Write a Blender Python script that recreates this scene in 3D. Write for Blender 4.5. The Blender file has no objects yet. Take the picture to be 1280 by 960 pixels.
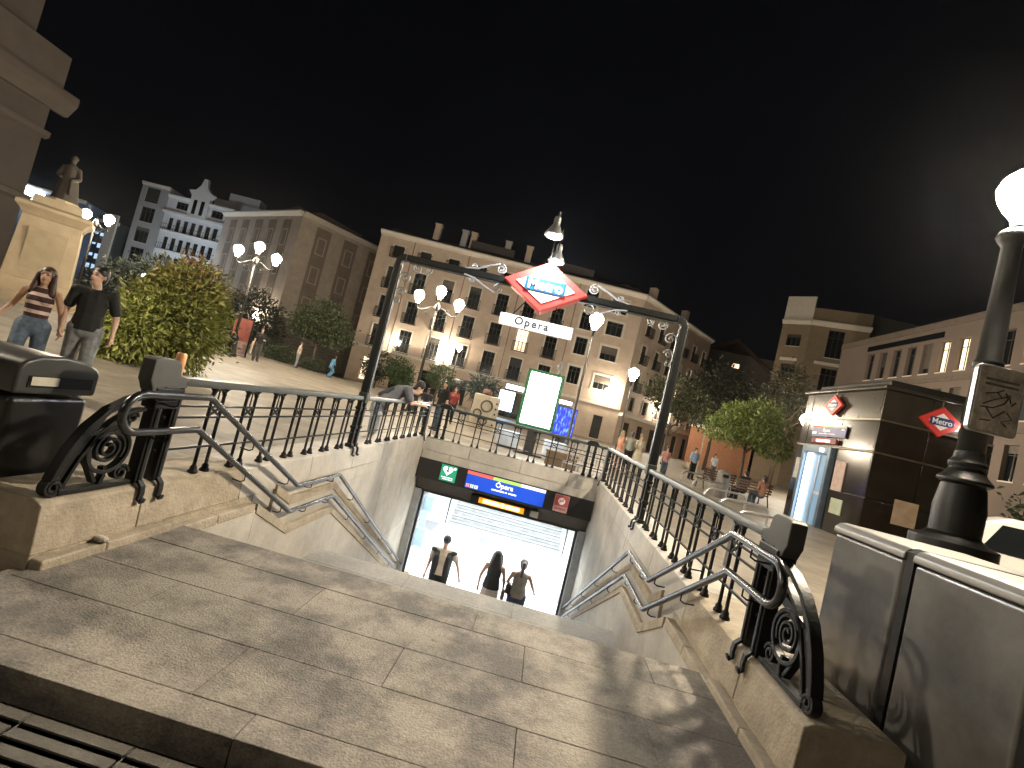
import bpy, bmesh, math, random
import numpy as np
from mathutils import Vector, Matrix
random.seed(7); RNG = np.random.default_rng(7)
scene = bpy.context.scene
COL = scene.collection
PI = math.pi

# ---------------------------------------------------------------- camera
cam_d = bpy.data.cameras.new("camera"); cam = bpy.data.objects.new("camera", cam_d); COL.objects.link(cam)
cam_d.sensor_fit = 'HORIZONTAL'; cam_d.sensor_width = 36.0
cam_d.lens = 598.965 / 1280 * 36.0
cam_d.clip_start = 0.05; cam_d.clip_end = 3000
roll, pitch, yaw = math.radians(13.96), math.radians(2.636), math.radians(4.592)
fwd = Vector((-math.sin(yaw) * math.cos(pitch), math.cos(yaw) * math.cos(pitch), math.sin(pitch)))
rgt = Vector((math.cos(yaw), math.sin(yaw), 0)); upv = rgt.cross(fwd)
r2 = rgt * math.cos(roll) + upv * math.sin(roll); u2 = -rgt * math.sin(roll) + upv * math.cos(roll)
M = Matrix((r2, u2, -fwd)).transposed().to_4x4(); M.translation = Vector((0.468, 0.0, 1.4154))
cam.matrix_world = M
scene.camera = cam

# ---------------------------------------------------------------- night sky, exposure
world = bpy.data.worlds.new("World"); scene.world = world; world.use_nodes = True
wn = world.node_tree; bg = wn.nodes["Background"]
tc = wn.nodes.new("ShaderNodeTexCoord"); nz = wn.nodes.new("ShaderNodeTexNoise"); nz.inputs["Scale"].default_value = 1.6
nz.inputs["Detail"].default_value = 4
rp = wn.nodes.new("ShaderNodeValToRGB")
rp.color_ramp.elements[0].position = .35; rp.color_ramp.elements[0].color = (.0006, .00065, .0009, 1)
rp.color_ramp.elements[1].position = .75; rp.color_ramp.elements[1].color = (.0013, .0014, .0019, 1)
wn.links.new(tc.outputs["Generated"], nz.inputs["Vector"]); wn.links.new(nz.outputs["Fac"], rp.inputs["Fac"])
wn.links.new(rp.outputs["Color"], bg.inputs["Color"]); bg.inputs["Strength"].default_value = 1.0
vs = scene.view_settings; vs.view_transform = 'Standard'; vs.look = 'None'; vs.exposure = 1.12; vs.gamma = 1.0; vs.use_curve_mapping = False
cy = scene.cycles
cy.max_bounces = 6; cy.diffuse_bounces = 3; cy.glossy_bounces = 3; cy.transmission_bounces = 3
cy.sample_clamp_indirect = 2.5; cy.sample_clamp_direct = 0; cy.caustics_reflective = False; cy.caustics_refractive = False
cy.use_denoising = True
LAMP = 300.0        # strength of a street lamp globe
WARM = (1.0, .86, .66); WHITE = (.93, .97, 1.0)

# ---------------------------------------------------------------- materials
MATS = {}
def mat(name, col, rough=.7, metal=0, var=.25, scale=4, bump=.0, bscale=30, col2=None, spec=.5, stain=0, attr=False):
    if name in MATS: return MATS[name]
    m = bpy.data.materials.new(name); m.use_nodes = True; nt = m.node_tree; b = nt.nodes["Principled BSDF"]
    b.inputs["Roughness"].default_value = rough; b.inputs["Metallic"].default_value = metal
    b.inputs["Specular IOR Level"].default_value = spec
    t = nt.nodes.new("ShaderNodeTexCoord")
    n = nt.nodes.new("ShaderNodeTexNoise"); n.inputs["Scale"].default_value = scale; n.inputs["Detail"].default_value = 6; n.inputs["Roughness"].default_value = .65
    nt.links.new(t.outputs["Object"], n.inputs["Vector"])
    r = nt.nodes.new("ShaderNodeValToRGB"); c = np.array(col[:3]); d = np.array(col2[:3]) if col2 else c * (1 - var * 1.3)
    r.color_ramp.elements[0].position = .3; r.color_ramp.elements[0].color = (*d, 1)
    r.color_ramp.elements[1].position = .7; r.color_ramp.elements[1].color = (*(c * (1 + (.25 * var))), 1)
    nt.links.new(n.outputs["Fac"], r.inputs["Fac"]); out = r.outputs["Color"]
    if stain:
        n2 = nt.nodes.new("ShaderNodeTexNoise"); n2.inputs["Scale"].default_value = 1.35; n2.inputs["Detail"].default_value = 9; n2.inputs["Roughness"].default_value = .72
        g = nt.nodes.new("ShaderNodeNewGeometry"); nt.links.new(g.outputs["Position"], n2.inputs["Vector"])
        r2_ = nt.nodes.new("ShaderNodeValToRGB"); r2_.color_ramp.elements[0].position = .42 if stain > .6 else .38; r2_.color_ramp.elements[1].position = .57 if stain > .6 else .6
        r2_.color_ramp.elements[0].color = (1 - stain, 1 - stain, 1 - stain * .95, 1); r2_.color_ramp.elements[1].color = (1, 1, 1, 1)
        nt.links.new(n2.outputs["Fac"], r2_.inputs["Fac"])
        mx = nt.nodes.new("ShaderNodeMix"); mx.data_type = 'RGBA'; mx.blend_type = 'MULTIPLY'; mx.inputs[0].default_value = 1
        nt.links.new(out, mx.inputs[6]); nt.links.new(r2_.outputs["Color"], mx.inputs[7]); out = mx.outputs[2]
    if stain >= .5:      # trodden-in gum and drips
        vo = nt.nodes.new("ShaderNodeTexVoronoi"); vo.inputs["Scale"].default_value = 5.5; vo.inputs["Randomness"].default_value = 1
        nt.links.new(g.outputs["Position"], vo.inputs["Vector"])
        r3 = nt.nodes.new("ShaderNodeValToRGB"); r3.color_ramp.elements[0].position = .045; r3.color_ramp.elements[0].color = (.5, .48, .46, 1); r3.color_ramp.elements[1].position = .075; r3.color_ramp.elements[1].color = (1, 1, 1, 1)
        nt.links.new(vo.outputs["Distance"], r3.inputs["Fac"])
        mx = nt.nodes.new("ShaderNodeMix"); mx.data_type = 'RGBA'; mx.blend_type = 'MULTIPLY'; mx.inputs[0].default_value = .7
        nt.links.new(out, mx.inputs[6]); nt.links.new(r3.outputs["Color"], mx.inputs[7]); out = mx.outputs[2]
    if attr:
        a = nt.nodes.new("ShaderNodeAttribute"); a.attribute_name = "hue"
        mx = nt.nodes.new("ShaderNodeMix"); mx.data_type = 'RGBA'; mx.blend_type = 'MULTIPLY'; mx.inputs[0].default_value = 1
        nt.links.new(out, mx.inputs[6]); nt.links.new(a.outputs["Color"], mx.inputs[7]); out = mx.outputs[2]
    nt.links.new(out, b.inputs["Base Color"])
    if bump:
        n3 = nt.nodes.new("ShaderNodeTexNoise"); n3.inputs["Scale"].default_value = bscale; n3.inputs["Detail"].default_value = 5
        nt.links.new(t.outputs["Object"], n3.inputs["Vector"])
        bp = nt.nodes.new("ShaderNodeBump"); bp.inputs["Strength"].default_value = bump; bp.inputs["Distance"].default_value = .02
        nt.links.new(n3.outputs["Fac"], bp.inputs["Height"]); nt.links.new(bp.outputs["Normal"], b.inputs["Normal"])
    MATS[name] = m; return m
def emit(name, col, s):
    if name in MATS: return MATS[name]
    m = bpy.data.materials.new(name); m.use_nodes = True; nt = m.node_tree; b = nt.nodes["Principled BSDF"]
    b.inputs["Base Color"].default_value = (*[min(.8, c) for c in col[:3]], 1); b.inputs["Roughness"].default_value = .4
    b.inputs["Emission Color"].default_value = (*col[:3], 1); b.inputs["Emission Strength"].default_value = s
    MATS[name] = m; return m

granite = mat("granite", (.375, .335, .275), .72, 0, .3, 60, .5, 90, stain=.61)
granite2 = mat("granite_smooth", (.36, .34, .30), .55, 0, .2, 25, .2, 60, stain=.25)
limestone = mat("limestone", (.46, .39, .29), .75, 0, .25, 7, .45, 45, stain=.25)
wallstone = mat("wall_stone", (.52, .48, .41), .6, 0, .18, 3, .12, 20, stain=.22)
pavem = mat("paving", (.36, .31, .24), .6, 0, .2, .8, .25, 14, stain=.3)
iron = mat("painted_iron", (.011, .0115, .0105), .42, .0, .3, 9, .15, 60, spec=.28)
irong = mat("rail_iron", (.038, .043, .037), .42, .0, .3, 9, .15, 60, spec=.35)
steel = mat("brushed_steel", (.085, .087, .09), .27, .85, .15, 12)
alu = mat("aluminium", (.62, .62, .62), .35, .9, .1, 8)
blackpl = mat("black_plastic", (.012, .012, .012), .35, 0, .3, 10)
darkm = mat("dark_panel", (.022, .020, .018), .4, 0, .2, 5)
brownm = mat("brown_metal", (.075, .062, .048), .45, .2, .2, 5)
white = mat("white_paint", (.8, .8, .79), .5, 0, .05, 3)
vest_w = mat("vestibule_white", (.78, .80, .80), .4, 0, .06, 2)
glassd = mat("dark_glass", (.010, .012, .013), .08, 0, .3, 3, spec=.6)
trim = mat("window_trim", (.68, .63, .55), .7, 0, .1, 3)
globe_m = emit("lamp_glow", WARM, LAMP)

# ---------------------------------------------------------------- mesh helper
class MB:
    def __init__(s): s.v = []; s.f = []
    def add(s, v, f):
        o = len(s.v); s.v += [tuple(p) for p in v]; s.f += [tuple(o + i for i in q) for q in f]; return s
    def bx(s, x0, x1, y0, y1, z0, z1):
        v = [(x0, y0, z0), (x1, y0, z0), (x1, y1, z0), (x0, y1, z0), (x0, y0, z1), (x1, y0, z1), (x1, y1, z1), (x0, y1, z1)]
        return s.add(v, [(0, 3, 2, 1), (4, 5, 6, 7), (0, 1, 5, 4), (1, 2, 6, 5), (2, 3, 7, 6), (3, 0, 4, 7)])
    def box(s, c, d, rz=0):
        ca, sa = math.cos(rz), math.sin(rz); v = []
        for k in (-.5, .5):
            for i, j in ((-.5, -.5), (.5, -.5), (.5, .5), (-.5, .5)):
                x, y = i * d[0], j * d[1]; v.append((c[0] + x * ca - y * sa, c[1] + x * sa + y * ca, c[2] + k * d[2]))
        return s.add(v, [(0, 3, 2, 1), (4, 5, 6, 7), (0, 1, 5, 4), (1, 2, 6, 5), (2, 3, 7, 6), (3, 0, 4, 7)])
    def tube(s, pts, r, n=8, closed=False, flat=None, side=None):
        """round tube; flat=(w,t): rectangular bar with width w along 'side'"""
        P = [Vector(p) for p in pts]; m = len(P); R = r if isinstance(r, (list, tuple)) else [r] * m
        prev = None; v = []
        for i in range(m):
            a = P[i - 1] if (i > 0 or closed) else P[0]; b = P[(i + 1) % m] if (i < m - 1 or closed) else P[-1]
            t1 = (P[i] - a); t2 = (b - P[i])
            t1 = t1.normalized() if t1.length > 1e-9 else t2.normalized(); t2 = t2.normalized() if t2.length > 1e-9 else t1
            t = (t1 + t2); t = t.normalized() if t.length > 1e-6 else t2
            k = 1 / max(.35, t.dot(t2))
            if side is not None: x = Vector(side)
            else: x = prev if prev is not None else (Vector((0, 0, 1)) if abs(t.z) < .9 else Vector((1, 0, 0)))
            x = (x - t * x.dot(t)); x = x.normalized() if x.length > 1e-6 else t.orthogonal().normalized()
            y = t.cross(x); prev = x
            if flat:
                w, h = flat
                for p, q in ((-.5, -.5), (.5, -.5), (.5, .5), (-.5, .5)): v.append(P[i] + x * (p * w) + y * (q * h))
            else:
                for j in range(n):
                    an = 2 * PI * j / n; v.append(P[i] + (x * math.cos(an) + y * math.sin(an) * (k if False else 1)) * R[i])
        if flat: n = 4
        f = []
        for i in range(m if closed else m - 1):
            for j in range(n):
                a, b = i * n + j, i * n + (j + 1) % n; c, d = ((i + 1) % m) * n + (j + 1) % n, ((i + 1) % m) * n + j
                f.append((a, b, c, d))
        if not closed: f += [tuple(range(n - 1, -1, -1)), tuple((m - 1) * n + j for j in range(n))]
        return s.add(v, f)
    def lathe(s, prof, n=12, c=(0, 0, 0), sq=False):
        v = []; m = len(prof)
        for r, z in prof:
            for j in range(n):
                a = 2 * PI * j / n + (PI / 4 if n == 4 else 0); v.append((c[0] + r * math.cos(a), c[1] + r * math.sin(a), c[2] + z))
        f = [(i * n + j, i * n + (j + 1) % n, (i + 1) * n + (j + 1) % n, (i + 1) * n + j) for i in range(m - 1) for j in range(n)]
        f += [tuple(range(n - 1, -1, -1)), tuple((m - 1) * n + j for j in range(n))]
        return s.add(v, f)
    def prism(s, poly, ax, a0, a1):
        """poly in the plane normal to axis ax ('x': (y,z), 'y': (x,z), 'z': (x,y))"""
        def P(p, a): return {'x': (a, p[0], p[1]), 'y': (p[0], a, p[1]), 'z': (p[0], p[1], a)}[ax]
        n = len(poly); v = [P(p, a0) for p in poly] + [P(p, a1) for p in poly]
        f = [tuple(range(n)), tuple(range(2 * n - 1, n - 1, -1))] + [(i, i + n, (i + 1) % n + n, (i + 1) % n) for i in range(n)]
        return s.add(v, f)
    def ell(s, c, r, n=10, m=7):
        prof = []
        v = []; 
        for i in range(m + 1):
            ph = PI * i / m
            for j in range(n):
                a = 2 * PI * j / n; v.append((c[0] + r[0] * math.sin(ph) * math.cos(a), c[1] + r[1] * math.sin(ph) * math.sin(a), c[2] - r[2] * math.cos(ph)))
        f = [(i * n + j, i * n + (j + 1) % n, (i + 1) * n + (j + 1) % n, (i + 1) * n + j) for i in range(m) for j in range(n)]
        return s.add(v, f)
    def build(s, name, m, parent=None, smooth=False, bevel=0, world=False, loc=None, cat=None, label=None, group=None, kind=None):
        v = s.v
        if world and parent is not None:
            inv = parent.matrix_basis.inverted(); v = [tuple(inv @ Vector(p)) for p in v]
        if loc is not None: v = [(p[0] - loc[0], p[1] - loc[1], p[2] - loc[2]) for p in v]
        me = bpy.data.meshes.new(name); me.from_pydata(v, [], s.f)
        b = bmesh.new(); b.from_mesh(me); bmesh.ops.recalc_face_normals(b, faces=b.faces[:]); b.to_mesh(me); b.free()
        if m: me.materials.append(m)
        if smooth: me.shade_smooth() if hasattr(me, "shade_smooth") else me.polygons.foreach_set("use_smooth", [True] * len(me.polygons))
        return link(name, me, parent, loc, bevel, cat, label, group, kind)
def link(name, me, parent=None, loc=None, bevel=0, cat=None, label=None, group=None, kind=None, rz=0):
    o = bpy.data.objects.new(name, me); COL.objects.link(o)
    if parent is not None: o.parent = parent
    if loc is not None: o.location = loc
    if rz: o.rotation_euler.z = rz
    if bevel:
        bm_ = o.modifiers.new("bevel", 'BEVEL'); bm_.width = bevel; bm_.segments = 2; bm_.limit_method = 'ANGLE'; bm_.angle_limit = .6
        try: me.shade_smooth()
        except Exception: pass
        w = o.modifiers.new("wn", 'WEIGHTED_NORMAL'); w.keep_sharp = True
    tag(o, label, cat, group, kind); return o
def tag(o, label=None, cat=None, group=None, kind=None):
    if label: o["label"] = label
    if cat: o["category"] = cat
    if group: o["group"] = group
    if kind: o["kind"] = kind
    return o
def thing(name, label, cat, loc=(0, 0, 0), rz=0, group=None, kind=None):
    o = bpy.data.objects.new(name, None); COL.objects.link(o); o.empty_display_size = .2
    o.matrix_basis = Matrix.Translation(Vector(loc)) @ Matrix.Rotation(rz, 4, 'Z')
    return tag(o, label, cat, group, kind)
def text(name, body, size, m, parent, mtx, depth=.002, label=None, spacing=1.0, bold=0):
    cu = bpy.data.curves.new(name, 'FONT'); cu.body = body; cu.size = size; cu.extrude = depth; cu.align_x = 'CENTER'; cu.align_y = 'CENTER'; cu.space_character = spacing
    cu.offset = bold; cu.resolution_u = 3
    o = bpy.data.objects.new(name, cu); COL.objects.link(o); bpy.context.view_layer.update()
    me = bpy.data.meshes.new_from_object(o.evaluated_get(bpy.context.evaluated_depsgraph_get()))
    bpy.data.objects.remove(o); bpy.data.curves.remove(cu)
    me.transform(mtx); me.materials.clear(); me.materials.append(m)
    return link(name, me, parent, label=label)
def Rx(a): return Matrix.Rotation(a, 4, 'X')
def Rz(a): return Matrix.Rotation(a, 4, 'Z')
def T(x, y, z): return Matrix.Translation((x, y, z))
FRONT = Rx(PI / 2)      # text plane faces -Y

# ---------------------------------------------------------------- ground
GZ = -.09          # level of the plaza by the stair top
def ss(a, b, x): t = min(1, max(0, (x - a) / (b - a))); return t * t * (3 - 2 * t)
def gz(x, y): return GZ + .045 * min(max(-x - 2.4, 0), 16) * (1 - ss(30, 46, y))
xs = sorted(set([-400, -200, -120, -90, -70, -55, -45, -36, -30, -26, -22, -18.4, -16, -14, -12, -10, -8, -6, -4, -2.4, -1.2, 0, 1.2, 2.4, 4, 7, 10, 14, 20, 30, 45, 60, 90, 150, 400]))
ys = sorted(set([-400, -150, -60, -30, -15, -8, -4, -2, 0, 1.0, 1.66, 4, 7, 10.9, 13, 16, 20, 24, 28, 30, 32, 34, 36, 38, 40, 42, 44, 46, 52, 60, 70, 90, 150, 400]))
g = MB(); idx = {}
for i, x in enumerate(xs):
    for j, y in enumerate(ys): idx[i, j] = len(g.v); g.v.append((x, y, gz(x, y)))
for i in range(len(xs) - 1):
    for j in range(len(ys) - 1):
        if -2.4 <= xs[i] < 2.4 and 1.66 <= ys[j] < 10.9: continue
        g.f.append((idx[i, j], idx[i + 1, j], idx[i + 1, j + 1], idx[i, j + 1]))
plaza = g.build("plaza", pavem, smooth=True); tag(plaza, kind="structure")
# paving joints come from a brick texture of the paving material
def paving_joints(m, sx, sy):
    nt = m.node_tree; b = nt.nodes["Principled BSDF"]; src = b.inputs["Base Color"].links[0].from_socket
    gg = nt.nodes.new("ShaderNodeNewGeometry"); br = nt.nodes.new("ShaderNodeTexBrick")
    br.inputs["Scale"].default_value = 1; br.inputs["Brick Width"].default_value = sx; br.inputs["Row Height"].default_value = sy
    br.inputs["Mortar Size"].default_value = .008; br.inputs["Color1"].default_value = (1, 1, 1, 1); br.inputs["Color2"].default_value = (.86, .86, .86, 1); br.inputs["Mortar"].default_value = (.5, .5, .5, 1)
    nt.links.new(gg.outputs["Position"], br.inputs["Vector"])
    mx = nt.nodes.new("ShaderNodeMix"); mx.data_type = 'RGBA'; mx.blend_type = 'MULTIPLY'; mx.inputs[0].default_value = 1
    nt.links.new(src, mx.inputs[6]); nt.links.new(br.outputs["Color"], mx.inputs[7]); nt.links.new(mx.outputs[2], b.inputs["Base Color"])
paving_joints(pavem, .9, .6)

# ---------------------------------------------------------------- landing, tactile paving, stairs
land = MB(); land.bx(-2.0, 2.0, 1.80, 3.33, -.30, -.012); land.bx(-2.7, 2.7, 1.80, 2.2, -.30, -.012)
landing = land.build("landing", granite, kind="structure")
def slab(parent, name, x0, x1, y0, y1, z0, z1, m, gap=.0028, bev=.004, jit=.0015):
    j = random.uniform(-jit, jit)
    return MB().bx(x0 + gap / 2, x1 - gap / 2, y0 + gap / 2, y1 - gap / 2, z0, z1 + j).build(name, m, parent, bevel=bev)
rows = [(1.749, 1.894, [-2.7, -1.55, -.35, .86, 2.05, 2.7]), (1.894, 2.28, [-2.7, -1.95, -.63, .685, 1.9, 2.7]),
        (2.28, 2.657, [-1.93, -1.29, .03, 1.35, 1.93]), (2.657, 3.06, [-1.93, -.63, .69, 1.93]),
        (3.06, 3.385, [-1.93, -1.2, .35, 1.5, 1.93])]
for y0, y1, js in rows:
    for a, b_ in zip(js[:-1], js[1:]):
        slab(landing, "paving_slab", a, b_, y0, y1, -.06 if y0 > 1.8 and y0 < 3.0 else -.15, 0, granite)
# black recessed strip painted for the shadow gap, then ribbed tiles at the foot of the kerb
dr = MB(); dr.bx(-2.7, 2.7, 1.60, 1.80, -.35, -.16); dr.build("shadow_gap", blackpl, kind="structure")
tact = MB(); tact.bx(-2.7, 2.7, .3, 1.705, -.30, -.105)
tactile = tact.build("tactile_path", mat("mortar", (.10, .09, .08), .9), kind="structure")
tg = MB(); tg.bx(-.2, .2, -.2, .2, 0, .018)
for k in range(6): tg.bx(-.195, .195, -.182 + k * .066, -.182 + k * .066 + .04, .018, .026)
tileme = None
tilemat = mat("ribbed_tile", (.17, .155, .13), .7, 0, .25, 9, .4, 60, stain=.4)
for i in range(13):
    for j in range(3):
        loc = (-2.48 + i * .404, 1.50 - j * .404, -.108)
        if tileme is None:
            o = tg.build("ribbed_tile", tilemat, tactile); tileme = o.data; o.location = loc
        else: o = link("ribbed_tile", tileme, tactile, loc=loc)

RIS, TRD = .148, .28
stairs = MB(); prof = []
y = 3.66; z = 0
prof_pts = []
flight1 = [(3.36 + .28 * i, -RIS * (i + 1)) for i in range(6)]       # (nosing y, z of tread in front)
ML0, MLz = 3.36 + .28 * 5, -RIS * 6
NOS2 = 5.94
flight2 = [(NOS2 + .28 * i, MLz - RIS * (i + 1)) for i in range(18)]
FLZ = MLz - RIS * 18; FLY = NOS2 + .28 * 17
poly = [(3.31, -.15)]
for (yy, zz) in flight1: poly += [(yy - .02, poly[-1][1]), (yy - .02, zz - .03)]
for (yy, zz) in flight2: poly += [(yy - .02, poly[-1][1]), (yy - .02, zz - .03)]
poly += [(poly[-1][0], -4.2), (3.31, -4.2)]
stair = MB().prism(poly, 'x', -1.97, 1.97).build("stairs", granite2, kind="structure")
def tread(y0, y1, z):
    for a, b_ in ((-1.95, -.4), (-.4, 1.0), (1.0, 1.95)):
        slab(stair, "tread", a, b_, y0, y1 + .02, z - .05, z, granite2, .003, .006)
for (yy, zz) in flight1[:-1]: tread(yy, yy + .28, zz)
for a in (-1.95, -.65, .65):
    for q in range(3): slab(stair, "landing_slab", a, a + 1.3, ML0 + q * .3933, ML0 + (q + 1) * .3933 + (.02 if q == 2 else 0), MLz - .05, MLz, granite2)
for (yy, zz) in flight2[:-1]: tread(yy, yy + .28, zz)

# ---------------------------------------------------------------- stairwell walls with coping stones
def side_wall(sx):
    L = "left" if sx < 0 else "right"
    t = thing("stairwell_wall", f"pale stone wall along the {L}-hand side of the stair pit, under the long railing", "wall", (sx * 2.1, 2.35, GZ), group="stairwell walls")
    X = lambda a: sx * a
    def bx(m, a0, a1, y0, y1, z0, z1): m.bx(min(X(a0), X(a1)), max(X(a0), X(a1)), y0, y1, z0, z1)
    core = MB(); bx(core, 1.985, 2.38, 2.45, 10.9, -4.2, .05); core.build("wall_core", wallstone, t, world=True)
    # wall panels (large slabs) below the two courses
    yb = [3.0, 5.15, 6.7, 8.2, 9.55, 10.85]
    for a, b_ in zip(yb[:-1], yb[1:]):
        for z0, z1 in ((-1.55, -.125), (-2.9, -1.555), (-4.1, -2.905)):
            m = MB(); bx(m, 1.96, 2.0, a + .003, b_ - .003, z0, z1); m.build("wall_panel", wallstone, t, world=True, bevel=.004)
    # second course and coping
    yb = [2.42, 3.0, 4.05, 5.3, 6.5, 7.75, 9.1, 10.44]
    for a, b_ in zip(yb[:-1], yb[1:]):
        m = MB(); bx(m, 1.945 + random.uniform(-.002, .002), 2.02, a + .003 + .25, min(b_ + .25, 10.7) - .003, -.12, .058); m.build("course_stone", limestone if a < 4 else wallstone, t, world=True, bevel=.005)
        p = [(X(1.93), .063), (X(2.4), .063), (X(2.4), .33), (X(2.36), .354), (X(2.0), .354), (X(1.945), .325)]
        m = MB().prism(p, 'y', a - (.07 if a < 2.5 else 0) + .003, b_ - .003); m.build("coping_stone", limestone if a < 4 else wallstone, t, world=True, bevel=.008)
    # front end block and base strip
    m = MB(); bx(m, 1.94, 2.4, 2.36, 3.0, -.14, .06); m.build("plinth_block", limestone, t, world=True, bevel=.01)
    for a, b_ in ((2.37, 2.75), (2.75, 3.25), (3.25, 3.75), (3.75, 4.26)):
        m = MB(); bx(m, 1.870, 1.965, a, b_ - .004, -.08 if a > 3 else -.02, (.045 if a < 3.2 else .0) + random.uniform(0, .008)); m.build("base_strip", limestone, t, world=True, bevel=.012)
    # stepped dado that follows the flights
    def zl(d): return d - .80, d - .80 - 4.88 * .5286
    for (d, x0, x1, ys, zs) in ((.74, 1.915, 1.962, 4.62, .055), (.44, 1.872, 1.916, 4.27, 0.0)):
        zm, zb = zl(d); zs2 = zm + (4.95 - ys) * .5286
        pts = [(ys, zs2), (4.95, zm), (6.02, zm), (10.9, zb)]
        for s0 in range(3):
            p, q = pts[s0], pts[s0 + 1]
            m = MB().prism([p, q, (q[0], q[1] - .09), (p[0], p[1] - .09)], 'x', X(x0 - .012), X(x1)); m.build("dado_coping", limestone, t, world=True, bevel=.006)
        body = [(p[0], p[1] - .09) for p in pts] + [(10.9, -4.1), (ys, -4.1)]
        m = MB().prism(body, 'x', X(x0), X(x1)); m.build("dado_panel", wallstone, t, world=True)
    m = MB(); bx(m, 1.873, 2.02, 3.0, 4.40, -1.6, -.06); m.build("wall_footing", wallstone, t, world=True)
    return t
side_wall(-1); side_wall(1)
# back wall above the mouth
bw = thing("lintel_wall", "stone wall over the station mouth at the end of the stair pit", "wall", (0, 10.6, GZ))
m = MB(); m.bx(-1.98, 1.98, 10.48, 10.88, -.55, .05); m.build("wall_core", wallstone, bw, world=True)
for a, b_ in zip([-1.93, -1.3, -.1, .95, 1.93][:-1], [-1.93, -1.3, -.1, .95, 1.93][1:]):
    MB().bx(a + .003, b_ - .003, 10.44, 10.5, -.125, .058).build("course_stone", wallstone, bw, world=True, bevel=.005)
for a, b_ in zip([-1.93, -.9, .25, 1.3, 1.93][:-1], [-1.93, -.9, .25, 1.3, 1.93][1:]):
    MB().prism([(10.43, .063), (10.9, .063), (10.9, .33), (10.86, .354), (10.47, .354), (10.43, .33)], 'x', a + .003, b_ - .003).build("coping_stone", wallstone, bw, world=True, bevel=.008)

# ---------------------------------------------------------------- railings
ZT = 1.067
def baluster_mesh():
    m = MB()
    m.lathe([(.030, 0), (.034, .012), (.026, .03), (.020, .045), (.012, .06), (.012, .60), (.012, .62)], 8, (0, 0, .354))
    m.tube([(0, 0, .92), (0, 0, 1.0)], .016, 6)
    return m
BAL = None
RAILS = {}
def baluster(parent, x, y):
    global BAL
    p = parent.matrix_basis.inverted() @ Vector((x, y, 0)); mi = p
    if BAL is None:
        m = MB(); m.lathe([(.036, 0), (.036, .014), (.024, .030), (.026, .042), (.0135, .062), (.0135, .60), (.0135, .625), (.022, .64), (.036, .655)], 8, (0, 0, 0))
        o = m.build("baluster", iron, parent, smooth=True); BAL = o.data
    else: o = link("baluster", BAL, parent)
    o.location = parent.matrix_basis.inverted() @ Vector((x, y, .354))
    return o
ARCH = {}
def arch_plate(parent, x, y, half, along):
    """cast arch joining two baluster heads, with a small crossed plate"""
    c = MB(); d = Vector((0, 1, 0)) if along == 'y' else Vector((1, 0, 0)); sd = (1, 0, 0) if along == 'y' else (0, 1, 0)
    c0 = Vector((x, y, 0))
    pts = [c0 + d * (half * math.cos(a)) + Vector((0, 0, .955 + .05 * math.sin(a))) for a in np.linspace(0, PI, 9)]
    c.tube(pts, 0, flat=(.03, .016), side=sd)
    for s1, s2 in ((-1, 1), (1, -1)):
        c.tube([c0 + d * (s1 * half) + Vector((0, 0, .79)), c0 + d * (s2 * half) + Vector((0, 0, .865))], 0, flat=(.014, .014), side=sd)
    c.tube([c0 + Vector((0, 0, .865)), c0 + Vector((0, 0, 1.005))], 0, flat=(.008, .008), side=sd)
    c.build("arch_ornament", iron, parent, world=True)
def post_pair(parent, x, y, along, z1=1.0, w=.05, gap=.085):
    for s in (-1, 1):
        cx, cyy = (x, y + s * gap) if along == 'y' else (x + s * gap, y)
        m = MB(); m.box((cx, cyy, .354 + (z1 - .354) / 2), (w, w, z1 - .354)); m.box((cx, cyy, .38), (w + .03, w + .03, .05)); m.box((cx, cyy, .63), (w + .022, w + .022, .04)); m.box((cx, cyy, .9), (w + .02, w + .02, .03))
        m.build("post", iron, parent, world=True, bevel=.005)
def hook(parent, x, y, sx, name="anchor_strap"):
    pts = [(sx * 2.0, y, .372), (sx * 1.955, y, .372), (sx * 1.928, y, .345), (sx * 1.922, y, .30), (sx * 1.926, y, .262), (sx * 1.905, y, .245), (sx * 1.90, y, .268)]
    MB().tube(pts, 0, flat=(.04, .018), side=(0, 1, 0)).build(name, iron, parent, world=True, bevel=.003)
def spiral(c, r0, r1, a0, a1, n, X):
    return [(X, c[0] + (r0 + (r1 - r0) * t) * math.cos(a0 + (a1 - a0) * t), c[1] + (r0 + (r1 - r0) * t) * math.sin(a0 + (a1 - a0) * t)) for t in np.linspace(0, 1, n)]
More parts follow.
